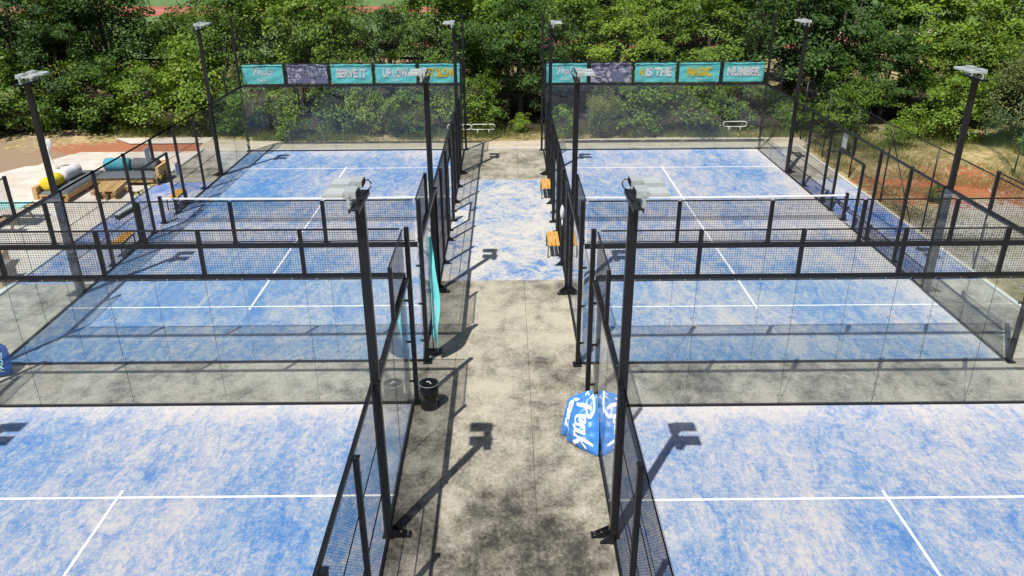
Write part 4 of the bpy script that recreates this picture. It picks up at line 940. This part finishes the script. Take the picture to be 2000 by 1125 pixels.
SHR = [
 (-18.2,24.6,'lightshrub',0,1.25,1.45,'bright green bush at the left beside the weeds'),
 (-15.8,24.9,'lightshrub',1,1.9,2.5,'tall bright layered bush between patio and far left mast'),
 (-13.2,24.3,'shrub',0,1.1,1.2,'bush at the outer corner of the far left court'),
 (-21.2,24.8,'shrub',2,1.2,1.3,'dark bush at the back of the bare earth'),
 (-24.6,24.4,'shrub',1,1.5,1.6,'wide dark bush left of the white spoon shaped stand'),
 (-28.2,24.2,'shrub',0,1.6,1.7,'dark bush in the shade at the left edge'),
 (-10.8,24.0,'lightshrub',1,1.1,1.3,'bush behind glass under the left script banner'),
 (-8.4,25.2,'shrub',2,.95,1.5,'dark tangled bush behind glass under the rackets photo banner'),
 (-6.9,24.5,'lightshrub',1,.95,1.9,'thin light sapling behind glass under the SERVE IT banner'),
 (-4.9,24.4,'shrub',0,.8,.95,'bush behind glass under the UP LOW banner'),
 (-3.3,24.6,'lightshrub',0,.85,1.5,'light bush behind glass at the right end of the left court'),
 (-1.2,24.9,'shrub',2,.85,1.0,'dark bush behind the two white hoops'),
 (.9,24.2,'lightshrub',1,.55,.5,'low bright bush at the end of the walkway'),
 (3.0,24.1,'lightshrub',1,.75,.8,'bush behind glass under the right logo banner'),
 (5.0,24.1,'willow',1,.55,.6,'feathery bush behind glass under the right photo banner'),
 (7.0,24.4,'shrub',0,.95,1.2,'bush behind glass under the IS THE banner'),
 (9.4,24.4,'lightshrub',0,1.15,1.5,'tall light bush behind glass under the MAGIC banner'),
 (12.2,24.8,'shrub',2,.8,1.0,'bush behind the hoop at the far right corner'),
 (14.9,24.2,'shrub',1,.75,.7,'low bush beside the far end of the chain link fence'),
 (17.2,23.8,'shrub',0,1.0,1.1,'bush at the far end of the dry grass'),
 (19.9,22.0,'lightshrub',1,1.0,.9,'bright bush behind the tall chain link post'),
 (21.9,21.9,'lightshrub',0,1.2,1.3,'bright layered bush left of the right floodlight pole'),
 (24.6,20.4,'willow',0,1.0,1.0,'feathery willow bush right of the right floodlight pole'),
 (27.4,21.6,'willow',1,1.3,1.45,'largest feathery willow at the right edge'),
 (16.6,22.6,'shrub',1,.9,.9,'bush among the weeds left of the braced fence post'),
 (18.6,20.6,'lightshrub',0,.55,.5,'low leafy clump in the dry grass behind the red soil'),
 (15.6,19.4,'willow',1,.28,.25,'small feathery clump beside the kerb at the far right corner'),
 (16.3,12.0,'shrub',1,.30,.26,'tiny green clump in the grass between the fences'),
 (24.2,18.2,'lightshrub',1,1.0,.8,'low leafy bush between the pole and the green fence'),
 (25.4,17.0,'willow',1,.85,.7,'low feathery willow at the right edge behind the green fence'),
]
for x, y, kd, v, s, sz, lb in SHR: plant(kd, v, x, y - (0 if (abs(x) > 13 or -3.5 < x < 2 or x > 11) else .9), s, sz, rt.uniform(0,6.28), lb, 'bush', 'bush', 'bushes in front of the trees')

def blades(name, spots, m, hmin, hmax, lean=.35, width=.02):
    rg = np.random.default_rng(len(name)*7+int(spots[0][4])); Vs = []
    for x0, x1, y0, y1, n in spots:
        n = int(n); x = rg.uniform(x0,x1,n); y = rg.uniform(y0,y1,n)
        dens = np.sin(x*1.7+3*np.sin(y*.9))+np.sin(y*2.3+x*.6); keep = dens+rg.normal(size=n)*.8 > -.4; x, y = x[keep], y[keep]; n = len(x)
        h = rg.uniform(hmin,hmax,n)*(.7+.5*rg.random(n)); a = rg.uniform(0,6.28,n); d = np.stack([np.cos(a),np.sin(a),np.zeros(n)],1)*width*.5; ln = rg.normal(size=(n,3))*lean*h[:,None]; ln[:,2] = h
        B = np.stack([x,y,np.full(n,-.08)],1); Vs.append(np.stack([B-d, B+d, B+ln],1).reshape(-1,3))
    V = np.concatenate(Vs); me = np_mesh(name, V, 3, m); o = bpy.data.objects.new(name, me); COL.objects.link(o); o['kind'] = 'stuff'; return o
o = blades('weeds', [(-20,-12.5,23.3,25.2,5000),(-1.8,2.2,22.6,24.4,1500),(2,14.5,22.2,24.0,9000),(14.6,24,19.5,24.0,9000),(-12.5,-2,22.2,23.8,8000),(22,29,10,20,7000)], MAT['weed'], .18, .55); o['label'] = 'green weeds along the foot of the bushes'; o['category'] = 'weeds'
o = blades('dry_grass', [(14.4,24,5,20,26000),(14.3,20,-2,6,9000),(2.2,14,22.4,23.4,1200),(-13,-2.4,22.5,23.2,900)], MAT['dry'], .07, .30, .6); o['label'] = 'straw coloured dry grass on the ground right of the courts'; o['category'] = 'grass'
o = blades('patchy_grass', [(14.3,22,-2,9,6000),(14.3,22,15,20,5000),(15,22,12,16,3600),(14.5,19,17,21,5000),(14.4,17,8,14,3000)], MAT['weed'], .06, .22, .6); o['label'] = 'short green grass patches beside the rubble'; o['category'] = 'grass'
b = MB(); rr_ = random.Random(9)
for i in range(1500):
    x = rr_.gauss(19, 3); y = rr_.gauss(8.3, 1.9); s = rr_.uniform(.02,.07)
    if x < 14.4: continue
    P = [(x+s*rr_.uniform(.6,1.2)*math.cos(a), y+s*rr_.uniform(.6,1.2)*math.sin(a), -.05+s*h) for h in (0,.7) for a in (0.2,1.8,3.3,4.9)]
    b.add(P, [(4,5,6,7),(0,1,5,4),(1,2,6,5),(2,3,7,6),(3,0,4,7)])
o = b.build('rubble', simple('rubble_stone', (.45,.43,.39), .9, 0, .4, 3)); o['kind'] = 'stuff'; o['label'] = 'pale loose rubble stones beside the right court'; o['category'] = 'stones'
bpy.context.view_layer.update()
# things whose parts were modelled in world coordinates: move the Empty to the thing's base, parts stay where they are
for t in [o for o in COL.objects if o.type == 'EMPTY' and o.location.length < 1e-6 and o.children]:
    P = [c.matrix_world @ Vector(v) for c in t.children if c.type == 'MESH' for v in c.bound_box]
    base = Vector(((min(p.x for p in P)+max(p.x for p in P))/2, (min(p.y for p in P)+max(p.y for p in P))/2, min(p.z for p in P)))
    t.location = base
    for c in t.children: c.location = c.location - base
